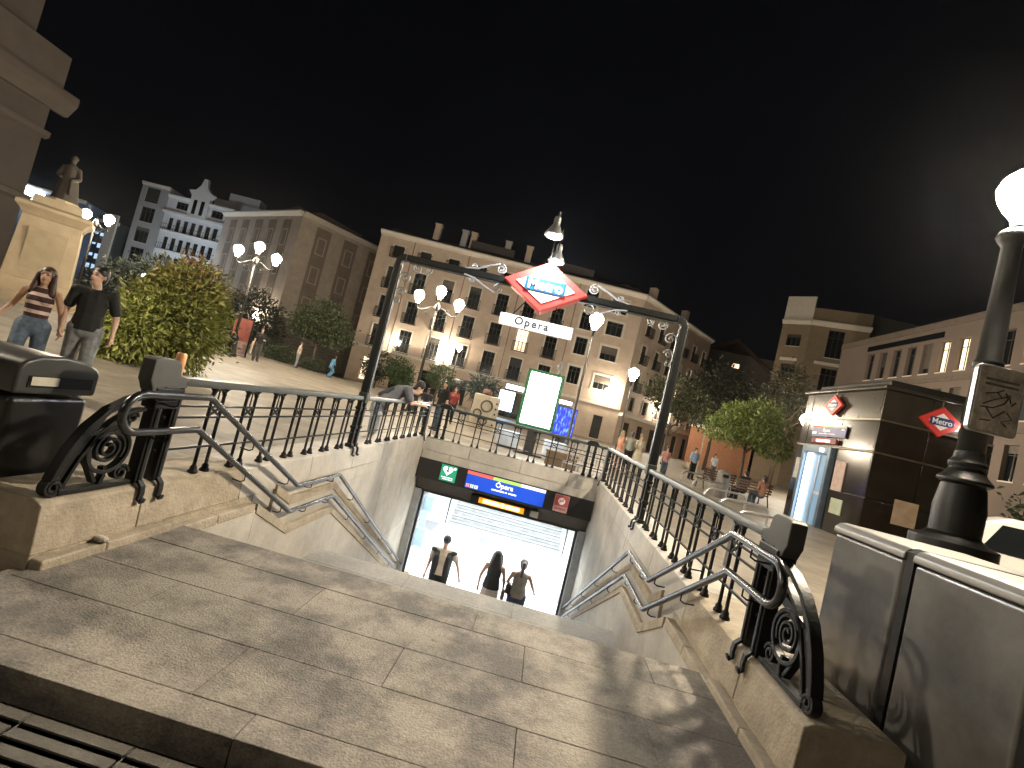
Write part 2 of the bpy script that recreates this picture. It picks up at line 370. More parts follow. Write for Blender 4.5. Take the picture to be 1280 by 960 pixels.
def side_railing(sx):
    L = "left" if sx < 0 else "right"; X = sx * 2.0
    what = "with an orange can on its end post" if sx < 0 else "beside the grey steel cabinets"
    t = thing("iron_railing", f"dark iron railing on the {L}-hand stair wall, {what}", "railing", (X, 3.0, .354), group="railings round the stair pit")
    # top rail, two lengths
    for y0, y1 in ((3.12, 6.36), (6.58, 10.40)):
        MB().prism([(X - .045, 1.012), (X + .045, 1.012), (X + .05, 1.03), (X + .04, 1.067), (X - .04, 1.067), (X - .05, 1.03)], 'y', y0, y1).build("top_rail", irong, t, world=True, bevel=.004)
    for z in (.865, .783, .555):
        MB().bx(X - .008, X + .008, 3.05, 10.40, z - .008, z + .008).build("cross_bar", iron, t, world=True)
    for k in range(14):
        y = 3.48 + .42 * k if k < 7 else 7.03 + .44 * (k - 7)
        for d in (0, .127): baluster(t, X, y + d)
        arch_plate(t, X, y + .0635, .0635, 'y')
    post_pair(t, X, 6.47, 'y', 1.02, .06, .075)
    for s in (-1, 1): hook(t, X, 6.47 + s * .075, sx)
    post_pair(t, X, 10.32, 'y', 1.08, .07, .05); hook(t, X, 10.3, sx)
    # end post with stepped head
    m = MB()
    for s in (-1, 1): m.box((X, 3.03 + s * .075, .68), (.075, .065, .65)); m.box((X - sx * .03, 3.03 + s * .075, .68), (.035, .03, .65))
    m.build("end_post", iron, t, world=True, bevel=.006)
    m = MB(); m.box((X, 3.0, .95), (.115, .24, .08)); m.box((X, 3.0, .88), (.10, .20, .06)); m.build("post_collar", iron, t, world=True, bevel=.01)
    hp = [(2.82, 1.03), (2.82, 1.165), (2.86, 1.18), (3.0, 1.18), (3.04, 1.16), (3.06, 1.08), (3.14, 1.067), (3.14, 1.0), (3.02, .985), (3.02, .96), (2.86, .96), (2.84, 1.0)]
    MB().prism(hp, 'x', X - .047, X + .047).build("post_head", mat("post_head_paint", (.075, .075, .07), .55, .1), t, world=True, bevel=.008)
    for s in (-1, 1): hook(t, X, 3.03 + s * .075, sx)
    # cast scroll panel in front of the end post
    m = MB()
    arc = [(X, 2.88, .93), (X, 2.76, .90), (X, 2.63, .83), (X, 2.53, .73), (X, 2.46, .61), (X, 2.42, .50), (X, 2.405, .44)]
    m.tube(arc, 0, flat=(.06, .03), side=(1, 0, 0)); m.tube([(X, 2.56, .70), (X, 2.50, .60), (X, 2.455, .50), (X, 2.43, .43)], 0, flat=(.03, .05), side=(1, 0, 0)); m.tube([(X, 2.66, .40), (X, 2.60, .50), (X, 2.575, .60), (X, 2.60, .70)], 0, flat=(.04, .022), side=(1, 0, 0))
    arc2 = [(X, 2.88, .84), (X, 2.77, .82), (X, 2.68, .76), (X, 2.60, .68), (X, 2.53, .56), (X, 2.49, .46), (X, 2.47, .40)]
    m.tube(arc2, 0, flat=(.05, .02), side=(1, 0, 0))
    m.tube(spiral((2.425, .40), .052, .012, 1.2, 1.2 + 4.0 * PI, 34, X), 0, flat=(.05, .016), side=(1, 0, 0))
    m.build("outer_scroll", iron, t, world=True, bevel=.003)
    m = MB(); m.tube(spiral((2.70, .59), .135, .13, PI * .5, PI * 2.5, 28, X), 0, flat=(.05, .022), side=(1, 0, 0))
    m.tube(spiral((2.70, .60), .105, .018, -.6, -.6 + 5.0 * PI, 46, X), 0, flat=(.04, .017), side=(1, 0, 0)); m.tube([(X, 2.70, .49), (X, 2.71, .43), (X, 2.69, .37)], 0, flat=(.04, .024), side=(1, 0, 0))
    m.build("rosette", iron, t, world=True, bevel=.003)
    m = MB(); m.prism([(2.56, .70), (2.68, .745), (2.80, .78), (2.80, .72), (2.70, .70), (2.62, .655)], 'x', X - .018, X + .018)
    m.prism([(2.50, .62), (2.55, .71), (2.60, .79), (2.66, .85), (2.62, .76), (2.565, .66), (2.525, .56)], 'x', X - .012, X + .012)
    m.prism([(2.45, .357), (2.90, .357), (2.90, .385), (2.45, .385)], 'x', X - .03, X + .03)
    m.tube(spiral((2.82, .44), .055, .012, 0, 3.2 * PI, 24, X), 0, flat=(.045, .016), side=(1, 0, 0)); m.tube(spiral((2.80, .79), .04, .01, 0, 3 * PI, 20, X), 0, flat=(.045, .014), side=(1, 0, 0))
    m.build("scroll_plate", iron, t, world=True, bevel=.003)
    return t
railL = side_railing(-1); railR = side_railing(1)
rb = thing("iron_railing", "shorter dark iron railing across the back of the stair pit, over the station mouth", "railing", (0, 10.434, .354), group="railings round the stair pit")
MB().prism([(10.39, 1.012), (10.48, 1.012), (10.485, 1.03), (10.475, 1.067), (10.395, 1.067), (10.385, 1.03)], 'x', -1.95, 1.95).build("top_rail", irong, rb, world=True, bevel=.004)
for z in (.865, .783, .555): MB().bx(-1.95, 1.95, 10.426, 10.442, z - .008, z + .008).build("cross_bar", iron, rb, world=True)
for k in range(7):
    for d in (0, .127): baluster(rb, -1.325 + .42 * k + d, 10.434)
    arch_plate(rb, -1.2615 + .42 * k, 10.434, .0635, 'x')
for s in (-1, 1):
    baluster(rb, s * 1.86, 10.434); post_pair(rb, s * 1.64, 10.434, 'x', 1.03, .055, .07)
    MB().prism([(s * 1.64 - .14, 1.02), (s * 1.64 + .14, 1.02), (s * 1.64 + .13, 1.08), (s * 1.64 + .07, 1.13), (s * 1.64 - .07, 1.13), (s * 1.64 - .13, 1.08)], 'y', 10.385, 10.485).build("post_head", iron, rb, world=True, bevel=.01)

# ---------------------------------------------------------------- steel handrails
def fillet(pts, r=.06, n=4):
    P = [Vector(p) for p in pts]; out = [P[0]]
    for i in range(1, len(P) - 1):
        a = (P[i - 1] - P[i]); b = (P[i + 1] - P[i]); k = min(r, a.length * .45, b.length * .45)
        p0 = P[i] + a.normalized() * k; p1 = P[i] + b.normalized() * k
        for t in np.linspace(0, 1, n + 1): out.append(p0 * (1 - t) ** 2 + P[i] * 2 * t * (1 - t) + p1 * t * t)
    return out + [P[-1]]
def handrail(sx):
    L = "left" if sx < 0 else "right"; X = sx * 1.835
    t = thing("handrail", f"double steel tube handrail with a looped upper end on the {L}-hand side of the stairs", "handrail", (X, 2.8, 0), group="stair handrails")
    u = [(3.23, .965), (4.87, .087), (5.90, .075), (10.78, -2.60)]; l = [(3.19, .735), (4.83, -.18), (5.86, -.19), (10.40, -2.61)]
    zu, zl = .965, .735; c = (zu + zl) / 2; r = (zu - zl) / 2
    loop = [(X, 2.67 - r * math.sin(a), c + r * math.cos(a)) for a in np.linspace(0, PI, 11)]
    # gentle squarish loop: straight ends joined by the half round
    pts = fillet([(X, *p) for p in reversed(u)] + [], .035, 3) + loop + fillet([(X, *p) for p in l], .035, 3)
    MB().tube(pts, .0235, 10).build("rail_tube", steel, t, world=True, smooth=True)
    for line, dz in ((u, 0), (l, 0)):
        ysb = [2.95, 3.9, 4.65, 5.2, 5.75, 6.6, 7.6, 8.6, 9.6, 10.3]
        for yb in ysb:
            zz = np.interp(yb, [p[0] for p in line], [p[1] for p in line])
            xw = sx * (1.945 if yb < 4.8 else 1.918)
            if yb < 3.2: xw = sx * 1.97
            MB().tube([(X, yb, zz - .02), (X, yb, zz - .065), (X + sx * .03, yb, zz - .08), (xw, yb + .0, zz - .075)], .006, 6).build("bracket", iron, t, world=True)
handrail(-1); handrail(1)

# ---------------------------------------------------------------- arch over the stairs with the hanging signs
red = mat("sign_red", (.62, .055, .045), .4, 0, .05); blue = mat("sign_blue", (.015, .06, .42), .4, 0, .05); signw = mat("sign_white", (.82, .82, .82), .35, 0, .03)
ar = thing("entrance_arch", "tall dark iron arch over the stairs with scrolls at its corners", "arch", (0, 6.47, .354))
for s in (-1, 1):
    m = MB(); m.bx(s * 2.0 - .045, s * 2.0 + .045, 6.42, 6.52, 1.02, 3.0); m.build("post", iron, ar, world=True, bevel=.012)
    m = MB(); 
    for dx in (-.052, .052): m.bx(s * 2.0 + dx - .006, s * 2.0 + dx + .006, 6.44, 6.50, 1.05, 2.96)
    m.build("post_moulding", irong, ar, world=True)
    m = MB(); m.bx(s * 2.0 - .06, s * 2.0 + .06, 6.405, 6.535, .98, 1.12); m.build("post_shoe", irong, ar, world=True, bevel=.012)
    cpts = [(s * 2.0, 6.47, 2.98)] + [(s * (1.90 + .10 * math.cos(a)), 6.47, 2.98 + .10 * math.sin(a)) for a in np.linspace(0, PI / 2, 7)]
    MB().tube(cpts, 0, flat=(.10, .09), side=(0, 1, 0)).build("corner", iron, ar, world=True, bevel=.01)
    # corner scrollwork
    m = MB()
    def sc(cx, cz, r, a0, turns, d=1): m.tube([(s * (cx + (r - (r - .012) * t) * math.cos(a0 + d * turns * 2 * PI * t)), 6.47, cz + (r - (r - .012) * t) * math.sin(a0 + d * turns * 2 * PI * t)) for t in np.linspace(0, 1, 26)], 0, flat=(.03, .014), side=(0, 1, 0))
    sc(1.86, 2.80, .085, 0, 1.6); sc(1.88, 2.60, .065, PI, 1.5, -1); sc(1.72, 2.96, .075, PI / 2, 1.6, -1); sc(1.55, 2.97, .055, -PI / 2, 1.5); sc(1.90, 2.47, .045, 0, 1.5)
    m.build("corner_scroll", mat("scroll_paint", (.30, .30, .28), .45, .3), ar, world=True)
MB().bx(-1.9, 1.9, 6.43, 6.51, 3.035, 3.125).build("beam", iron, ar, world=True, bevel=.012)
MB().bx(-1.85, 1.85, 6.44, 6.50, 3.015, 3.033).build("beam_moulding", irong, ar, world=True)
scm = mat("scroll_white", (.42, .43, .45), .45, .3)
def sign_scroll(s, up):
    m = MB(); x0 = .08 + s * .52; zz = 3.08 + up * .06
    pts = [(x0 + s * .62, 3.08 + up * .045), (x0 + s * .46, 3.08 + up * .07), (x0 + s * .30, 3.08 + up * .15), (x0 + s * .16, 3.08 + up * .20)]
    m.tube([(p[0], 6.45, p[1]) for p in pts], 0, flat=(.035, .02), side=(0, 1, 0))
    c = (x0 + s * .13, 3.08 + up * .135)
    m.tube([(c[0] + (.07 - .055 * t) * s * math.cos(PI / 2 * up + up * 3.4 * PI * t), 6.45, c[1] + (.07 - .055 * t) * math.sin(PI / 2 * up + up * 3.4 * PI * t)) for t in np.linspace(0, 1, 30)], 0, flat=(.035, .014), side=(0, 1, 0))
    c = (x0 + s * .50, 3.08 + up * .095)
    m.tube([(c[0] + (.04 - .03 * t) * s * math.cos(2.6 * PI * t), 6.45, c[1] + up * (.04 - .03 * t) * math.sin(2.6 * PI * t)) for t in np.linspace(0, 1, 18)], 0, flat=(.03, .012), side=(0, 1, 0))
    m.build("sign_scroll", scm, ar, world=True)
for s in (-1, 1):
    for up in (-1, 1): sign_scroll(s, up)
rh = thing("metro_sign", "red and white diamond sign lettered Metro, hung in the middle of the arch", "sign", (.08, 6.42, 3.08))
def rhomb(a, b, t0, t1): return MB().prism([(-a, 0), (0, -b), (a, 0), (0, b)], 'y', t0, t1)
rhomb(.575, .345, -.10, .14).build("red_frame", red, rh, bevel=.01)
rhomb(.40, .235, -.112, -.10).build("white_field", signw, rh)
MB().bx(-.27, .27, -.124, -.112, -.085, .085).build("blue_bar", mat("bar_blue", (.004, .085, .26), .4), rh)
text("lettering", "Metro", .19, signw, rh, T(0, -.126, -.004) @ FRONT, .003, bold=.006)
nb = thing("name_board", "long white lit board reading Opera, hung below the diamond on the arch", "sign", (.075, 6.42, 2.55))
MB().bx(-.50, .50, -.05, .05, -.075, .075).build("board", emit("board_glow", (1, .99, .97), .42), nb, bevel=.008)
text("lettering", "Opera", .15, mat("letter_grey", (.03, .03, .03), .6), nb, T(-.06, -.055, .004) @ FRONT, .003, spacing=1.25, bold=.004)
for s in (-1, 1): MB().tube([(s * .35, 0, .07), (s * .35 * .6, 0, .30)], .008, 6).build("hanger", iron, nb)
def sign_lamp(x, y, z, label):
    t = thing("sign_lamp", label, "lamp", (x, y, z), group="spotlights over the metro diamond")
    m = MB(); m.lathe([(.035, .26), (.045, .23), (.043, .17), (.055, .14), (.12, .03), (.125, .0), (.115, .0)], 14); m.build("shade", alu, t, smooth=True)
    MB().lathe([(.105, .012), (.09, -.006), (.0, -.012)], 14).build("bulb", emit("spot_white", (.95, .98, 1), 520), t)
    MB().tube([(0, 0, .25), (0, .02, .34), (0, (6.47 - y) * .5, .42), (0, (6.47 - y), .36), (0, 6.47 - y, 3.40 - z)], .009, 6).build("arm", iron, t)
sign_lamp(.05, 5.98, 3.64, "upper bright conical spotlight above the red metro diamond")
sign_lamp(.12, 6.72, 3.56, "lower conical spotlight just behind the top tip of the red metro diamond")

# ---------------------------------------------------------------- station mouth: fascia, signs, display
fa = thing("station_fascia", "black fascia with a brown beam over the station mouth", "fascia", (0, 10.5, -.6))
MB().bx(-1.955, 1.955, 10.452, 10.52, -.56, -.128).build("fascia_panel", darkm, fa, world=True, bevel=.006)
MB().prism([(10.52, -.56), (10.60, -.56), (10.75, -.86), (10.90, -.86), (10.90, -.4), (10.52, -.4)], 'x', -1.95, 1.95).build("beam", brownm, fa, world=True)
MB().bx(-1.95, 1.95, 10.74, 10.95, -.90, -.862).build("soffit_edge", darkm, fa, world=True)
ns = thing("station_sign", "blue station name sign reading Ópera with red, green and white stripe, over the station mouth", "sign", (.03, 10.44, -.335))
MB().bx(-.87, .87, -.012, .01, -.185, .185).build("panel", emit("panel_blue", (.012, .075, .62), .25), ns)
for a, b_, nm, c in ((-.87, -.29, "red_stripe", (.75, .10, .06)), (-.29, .32, "green_stripe", (.33, .56, .10)), (.32, .87, "white_stripe", (.8, .8, .8))):
    MB().bx(a, b_, -.016, -.012, .118, .185).build(nm, emit("glow_" + nm, c, .5), ns)
ltr = emit("letter_white", (.9, .9, .9), .8)
text("lettering", "Ópera", .15, ltr, ns, T(-.02, -.016, .03) @ FRONT, .002, bold=.002)
m = MB()
for a, b_ in ((-.28, -.245), (-.24, .0), (.02, .06), (.09, .27)): m.bx(a, b_, -.016, -.012, -.10, -.072)
m.build("caption_bar", ltr, ns)
for k, (s_, c) in enumerate((("2", (.8, .3, .3)), ("5", (.62, .72, .5)), ("R", (.7, .75, .85)))):
    p = MB().bx(-.845 + k * .095, -.845 + k * .095 + .075, -.016, -.012, -.165, -.09).build("line_badge", emit("badge%d" % k, c, .5), ns)
    text("badge_number", s_, .075, mat("badge_ink", (.1, .1, .12), .5), p, T(-.8075 + k * .095, -.0175, -.128) @ FRONT, .0005)
aed = thing("defibrillator_sign", "green sign with a white heart at the left of the station fascia", "sign", (-1.25, 10.44, -.33))
MB().bx(-.175, .175, -.012, .01, -.175, .175).build("panel", emit("aed_green", (.02, .30, .16), .3), aed)
hpts = [(.11 * (16 * math.sin(a) ** 3) / 16, .02 + .105 * (13 * math.cos(a) - 5 * math.cos(2 * a) - 2 * math.cos(3 * a) - math.cos(4 * a)) / 15) for a in np.linspace(0, 2 * PI, 28, endpoint=False)]
MB().prism([(p[0] - .02, p[1] + .04) for p in hpts], 'y', -.016, -.012).build("heart", ltr, aed)
MB().prism([(-.03, .12), (.01, .12), (-.012, .065), (.02, .065), (-.04, -.02), (-.022, .035), (-.05, .035)], 'y', -.019, -.016).build("bolt", darkm, aed)
MB().bx(.10, .16, -.016, -.012, .115, .135).build("cross", ltr, aed); MB().bx(.12, .14, -.0175, -.012, .095, .155).build("cross", ltr, aed)
for k in range(2): MB().bx(-.14 + .03 * k, .12, -.016, -.012, -.10 - .04 * k, -.085 - .04 * k).build("caption_bar", ltr, aed)
nsm = thing("no_smoking_sign", "dull red no smoking sign at the right of the station fascia", "sign", (1.27, 10.44, -.34))
MB().bx(-.155, .155, -.012, .01, -.18, .18).build("panel", mat("ns_pink", (.55, .28, .27), .5), nsm)
MB().bx(-.145, .145, -.015, -.012, -.06, .17).build("red_field", mat("ns_red", (.42, .10, .10), .5), nsm)
MB().tube([(.085 * math.cos(a), -.016, .055 + .085 * math.sin(a)) for a in np.linspace(0, 2 * PI, 20, endpoint=False)], .010, 5, closed=True).build("ring", red, nsm)
MB().prism([(.08 * math.cos(a), .055 + .08 * math.sin(a)) for a in np.linspace(0, 2 * PI, 20, endpoint=False)], 'y', -.016, -.014).build("disc", signw, nsm)
m = MB(); m.tube([(-.055, -.018, 0), (.055, -.018, .11)], .008, 5); m.bx(-.05, .05, -.018, -.016, .048, .062); m.build("bar", red, nsm)
MB().bx(-.125, .125, -.015, -.012, -.135, -.09).build("caption_bar", mat("ns_ink", (.28, .16, .15), .6), nsm)
ld = thing("led_display", "glowing orange message display under the station name sign", "display", (.02, 10.60, -.74))
MB().bx(-.68, .80, .0, .12, -.075, .075).build("case", blackpl, ld)
led = emit("led_orange", (1, .55, .16), 3.0)
MB().bx(-.50, .52, -.006, 0, -.062, .062).build("display_glow", emit("led_halo", (1, .30, .01), .42), ld)  # orange halo around the text, put in as a glowing sheet
m = MB(); m.bx(-.40, -.02, -.012, 0, -.038, .038); m.build("text_block", led, ld); MB().lathe([(.05, -.006), (.05, .006)], 12).build("dot_block", led, ld)
m = MB(); m.bx(.11, .42, -.012, 0, -.038, .038); m.build("text_block", led, ld)
for o in ld.children:
    if o.name.startswith("dot"): o.rotation_euler.x = PI / 2; o.location = (.045, -.004, 0)
MB().bx(.66, .84, -.02, .0, -.07, .07).build("sensor_box", mat("grey_box", (.3, .28, .24), .6), ld)

# ---------------------------------------------------------------- vestibule below
vb = thing("station_hall", "white brightly lit station hall seen through the mouth at the foot of the stairs", "station hall", (0, 14, FLZ), kind="structure")
H0 = FLZ
fl = MB(); fl.bx(-6, 6, FLY - .05, 24, H0 - .2, H0); fl.build("hall_floor", vest_w, vb, world=True)
MB().bx(-6, 6, 10.92, 24, -.42, -.28).build("hall_ceiling", vest_w, vb, world=True)
MB().bx(-6.15, -6, 10.92, 24, H0, -.28).build("hall_wall", vest_w, vb, world=True); MB().bx(6, 6.15, 10.92, 24, H0, -.28).build("hall_wall", vest_w, vb, world=True)
MB().bx(-6, 6, 24, 24.15, H0, -.28).build("hall_wall", vest_w, vb, world=True)
for s in (-1, 1): MB().bx(min(s * 1.98, s * 6), max(s * 1.98, s * 6), 10.9, 11.02, H0, -.28).build("hall_wall", vest_w, vb, world=True)
lp = emit("hall_panel", (.92, .97, 1), 22)
for xx in (-3.6, -1.2, 1.2, 3.6):
    for yy in (11.9, 13.6, 15.6, 18, 20.5): MB().bx(xx - .5, xx + .5, yy - .45, yy + .45, -.45, -.422).build("ceiling_light", lp, vb, world=True)
st2 = mat("hall_step", (.30, .31, .31), .5); st3 = mat("hall_nosing", (.10, .11, .11), .6)
for k in range(9):
    MB().bx(-2.1, 2.25, 18.6 + k * .30, 22.5, H0 + k * .16, H0 + (k + 1) * .16 - .02).build("hall_step", st2, vb, world=True)
    MB().bx(-2.1, 2.25, 18.585 + k * .30, 18.63 + k * .30, H0 + (k + 1) * .16 - .045, H0 + (k + 1) * .16 - .017).build("step_nosing", st3, vb, world=True)
for xx in (-2.2, 2.35): MB().tube([(xx, 18.3, H0), (xx, 18.3, H0 + .95), (xx, 21.3, H0 + 2.4), (xx, 21.3, H0)], .03, 6).build("hall_handrail", steel, vb, world=True)
for (x0, x1, y0, y1) in ((-.75, -.35, 15.6, 18.2), (1.7, 2.15, 13.6, 17.0), (-3.5, -2.4, 17, 18.4)):
    MB().bx(x0, x1, y0, y1, H0, H0 + .004).build("floor_strip", mat("floor_grey", (.12, .125, .13), .6), vb, world=True)
gate = MB()
def turnstile(x, y, i):
    t = thing("ticket_gate", ["grey ticket gate beside the left wall of the bright hall", "second grey ticket gate further back on the left of the bright hall", "third small ticket gate deep on the left of the bright hall", "steel ticket gate at the right foot of the stairs"][i], "ticket gate", (x, y, H0), group="ticket gates in the hall")
    MB().bx(-.10, .10, -.45, .45, .08, .95).build("cabinet", mat("gate_grey", (.34, .36, .37), .4, .5), t, bevel=.02); MB().bx(-.11, .11, -.47, .47, .95, .99).build("cabinet_top", steel, t, bevel=.01)
    MB().bx(.10, .45, -.05, .0, .3, .85).build("flap", mat("gate_flap", (.25, .35, .45), .2), t)
for i, (x, y) in enumerate(((-2.55, 14.2), (-3.0, 16.2), (-3.3, 18.4), (2.35, 13.3))): turnstile(x, y, i)
wp = thing("wall_poster", "pale blue panel high on the left wall of the bright hall", "panel", (-2.4, 13.2, H0 + 2.0))
MB().bx(-.04, 0, -1.0, 1.0, 0, .8).build("panel", mat("poster_blue", (.22, .42, .62), .5), wp); MB().bx(-.06, -.04, -1.04, 1.04, -.04, .84).build("frame", steel, wp)
ft = thing("cardboard_box", "small brown box on the floor at the left foot of the stairs", "box", (-2.05, 12.2, H0))
MB().bx(-.15, .15, -.12, .12, 0, .34).build("box", mat("cardboard", (.45, .30, .17), .8), ft, bevel=.01); MB().bx(-.15, .15, -.125, .125, .30, .345).build("lid", mat("cardboard2", (.52, .36, .21), .8), ft)
# grey jambs of the mouth
for s in (-1, 1):
    t = thing("door_jamb", "grey metal jamb with a folded gate at the %s edge of the station mouth" % ("left" if s < 0 else "right"), "door frame", (s * 1.90, 10.85, H0))
    MB().bx(min(s * 1.80, s * 1.96), max(s * 1.80, s * 1.96), 10.70, 10.95, H0, -.86).build("jamb", mat("jamb_grey", (.42, .44, .45), .4, .5), t, world=True)
    MB().bx(min(s * 1.74, s * 1.79), max(s * 1.74, s * 1.79), 10.80, 10.90, H0, -.90).build("gate_edge", darkm, t, world=True)

# ---------------------------------------------------------------- street lamps
def globe_mesh():
    m = MB(); m.lathe([(.05, -.27), (.07, -.24), (.075, -.20), (.14, -.10), (.19, 0), (.20, .07), (.17, .16), (.10, .22), (.04, .25)], 12); return m
GL = {}
def globe(parent, p, sc=1.0, m=None):
    m = m or globe_m; key = m.name
    if key not in GL:
        o = globe_mesh().build("globe", m, parent, smooth=True); GL[key] = o.data
    else: o = link("globe", GL[key], parent)
    o.location = p; o.scale = (sc, sc, sc)
    c = MB(); c.lathe([(.02, -.34), (.06, -.32), (.09, -.28), (.075, -.265)], 10); q = c.build("globe_cup", lampi, parent, smooth=True); q.location = p; q.scale = (sc, sc, sc)
lampi = mat("lamp_iron", (.05, .048, .042), .45, .3, .2, 6)
def lamp_base(t, h, r=.09):
    m = MB(); m.lathe([(.30, 0), (.30, .10), (.24, .16), (.20, .5), (.19, .85), (.23, .92), (.17, 1.0), (.11, 1.1), (.09, 1.2)], 10); m.build("base", iron, t, smooth=False)
    m = MB(); m.lathe([(.075, 1.15), (.06, h * .6), (.075, h * .6 + .02), (.075, h * .6 + .06), (.05, h * .6 + .1), (.045, h)], 10); m.build("pole", lampi, t, smooth=True)
def arm(t, s, h, reach, rz):
    m = MB(); pts = []
    for p in [(0, h - .55), (.25, h - .42), (.5, h - .60), (.75, h - .72), (reach - .02, h - .62), (reach, h - .45)]:
        x = p[0] / .95 * reach if p[0] < reach - .05 else p[0]
        pts.append((s * x * math.cos(rz), s * x * math.sin(rz), p[1]))
    m.tube(fillet(pts, .15, 4), .022, 6)
    c = (s * reach * .45 * math.cos(rz), s * reach * .45 * math.sin(rz), h - .78)
    m.tube([(c[0] + s * (.15 - .12 * q) * math.cos(5 * q * PI / 2) * math.cos(rz), c[1] + s * (.15 - .12 * q) * math.cos(5 * q * PI / 2) * math.sin(rz), c[2] + (.15 - .12 * q) * math.sin(5 * q * PI / 2)) for q in np.linspace(0, 1, 20)], .014, 5)
    m.tube([(0, 0, h - 1.0), (c[0] * .9, c[1] * .9, h - .85), (s * reach * .8 * math.cos(rz), s * reach * .8 * math.sin(rz), h - .66)], .012, 5)
    m.build("arm", lampi, t, smooth=True)
def multi_lamp(x, y, h, label, reach=.95, rz=.08, arms=(-1, 1), top=True, sc=1.15, grp="branched street lamps", gm=None):
    t = thing("street_lamp", label, "street lamp", (x, y, gz(x, y)), group=grp)
    lamp_base(t, h - .25 if top else h - .4)
    for s in arms:
        arm(t, s, h, reach, rz); globe(t, (s * reach * math.cos(rz), s * reach * math.sin(rz), h - .12 - .0), sc, gm)
    if top: globe(t, (0, 0, h + .28), sc, gm)
    m = MB(); m.lathe([(.05, h - .62), (.10, h - .55), (.13, h - .40), (.09, h - .28), (.05, h - .2)], 10); m.build("crown_collar", lampi, t, smooth=True)
    return t
multi_lamp(-15.435, 22.8, 5.35, "three-branched street lamp with round base, left of the corner building", .98, gm=emit("lamp_glow_branch", WARM, 230))
multi_lamp(-5.37, 21.2, 5.35, "three-branched street lamp in front of the pink facade, behind the leaning man", .93, gm=emit("lamp_glow_branch", WARM, 230))
multi_lamp(-24.75, 23.1, 5.3, "two-branched street lamp glowing beside the statue's pedestal", .62, .08, (-1, 1), False, gm=emit("lamp_glow_dim", WARM, 160))
def post_lamp(x, y, h, label, sc=1.1, gm=None):
    t = thing("street_lamp", label, "street lamp", (x, y, gz(x, y)), group="single globe street lamps")
    m = MB(); m.lathe([(.14, 0), (.14, .08), (.10, .14), (.09, .8), (.06, .9), (.045, h - .3)], 10); m.build("pole", lampi, t, smooth=True)
    globe(t, (0, 0, h), sc, gm); return t
post_lamp(1.657, 20.16, 5.85, "single globe street lamp right of the white name board", 1.45, emit("lamp_glow_mid", WARM, 150))
post_lamp(4.997, 28.45, 5.05, "single globe street lamp standing behind the three women in pale dresses", 1.5, emit("lamp_glow_far", WARM, 190))
post_lamp(-6.90, 35.5, 4.7, "single globe street lamp far back at the shrubs before the pink facade", 1.1, emit("lamp_glow_far", WARM, 190))
post_lamp(18.6, 35.5, 5.6, "single street lamp glowing between the leafy tree and the dark kiosk", 1.8)
fill_lamp = thing("street_lamp", "added cool white fill lamp hidden behind the big shrub, lighting the white block", "street lamp", (-56.0, 60.0, -.3))  # cool lamp added out of sight to brighten the white block
MB().lathe([(.12, 0), (.08, 1), (.06, 6.4)], 8).build("pole", lampi, fill_lamp); MB().bx(-.35, .35, -.9, .2, 6.4, 6.55).build("head", lampi, fill_lamp)
MB().lathe([(.30, 0), (.38, .25), (.30, .5), (.1, .6)], 10, (0, 0, 6.56)).build("globe", emit("fill_glow_cool", (.80, .90, 1), 300), fill_lamp)
# the big lamp by the steel cabinets
bl = thing("street_lamp", "large dark street lamp with a bulging cast base beside the steel cabinets", "street lamp", (4.89, 5.37, GZ))
m = MB(); m.lathe([(.36, 0), (.36, 1.18), (.36, 1.20), (.36, 1.25), (.27, 1.28), (.21, 1.33), (.215, 1.6), (.185, 1.83), (.16, 1.86)], 18); m.build("base", iron, bl, smooth=True, bevel=.01)
m = MB(); m.lathe([(.17, 1.84), (.225, 1.87), (.225, 1.90), (.17, 1.96), (.145, 2.02), (.16, 2.05), (.16, 2.08), (.13, 2.12), (.122, 2.2)], 18); m.build("collar", iron, bl, smooth=True, bevel=.006)
m = MB(); m.lathe([(.118, 2.15), (.108, 3.1), (.125, 3.12), (.125, 3.17), (.105, 3.2), (.085, 4.45), (.12, 4.5), (.145, 4.56), (.12, 4.62)], 16); m.build("pole", iron, bl, smooth=True)
globe(bl, (.05, 0, 5.02), 1.25, emit("lamp_glow_strong", WARM, 620))
nbd = thing("notice_board", "weathered grey notice plate scribbled with black graffiti, fixed to the large lamp post", "sign", (4.82, 5.10, 2.64), rz=.02)
def rrect(w, h, r, n=5):
    out = []
    for cx, cz, a0 in ((w - r, h - r, 0), (-w + r, h - r, PI / 2), (-w + r, -h + r, PI), (w - r, -h + r, 1.5 * PI)):
        out += [(cx + r * math.cos(a0 + PI / 2 * k / n), cz + r * math.sin(a0 + PI / 2 * k / n)) for k in range(n + 1)]
    return out
MB().prism(rrect(.235, .345, .05), 'y', 0, .05).build("plate_back", alu, nbd, bevel=.006)
MB().prism(rrect(.215, .325, .04), 'y', -.006, 0).build("plate_face", mat("dirty_plate", (.62, .58, .50), .6, 0, .5, 7, stain=.5), nbd)
ink = mat("graffiti_ink", (.02, .02, .02), .6)
m = MB()
for k in range(2): m.bx(-.15, .17, -.008, -.006, .19 - .05 * k, .215 - .05 * k)
m.build("worn_caption", mat("worn_ink", (.14, .13, .11), .7, 0, .5, 20), nbd)
m = MB()
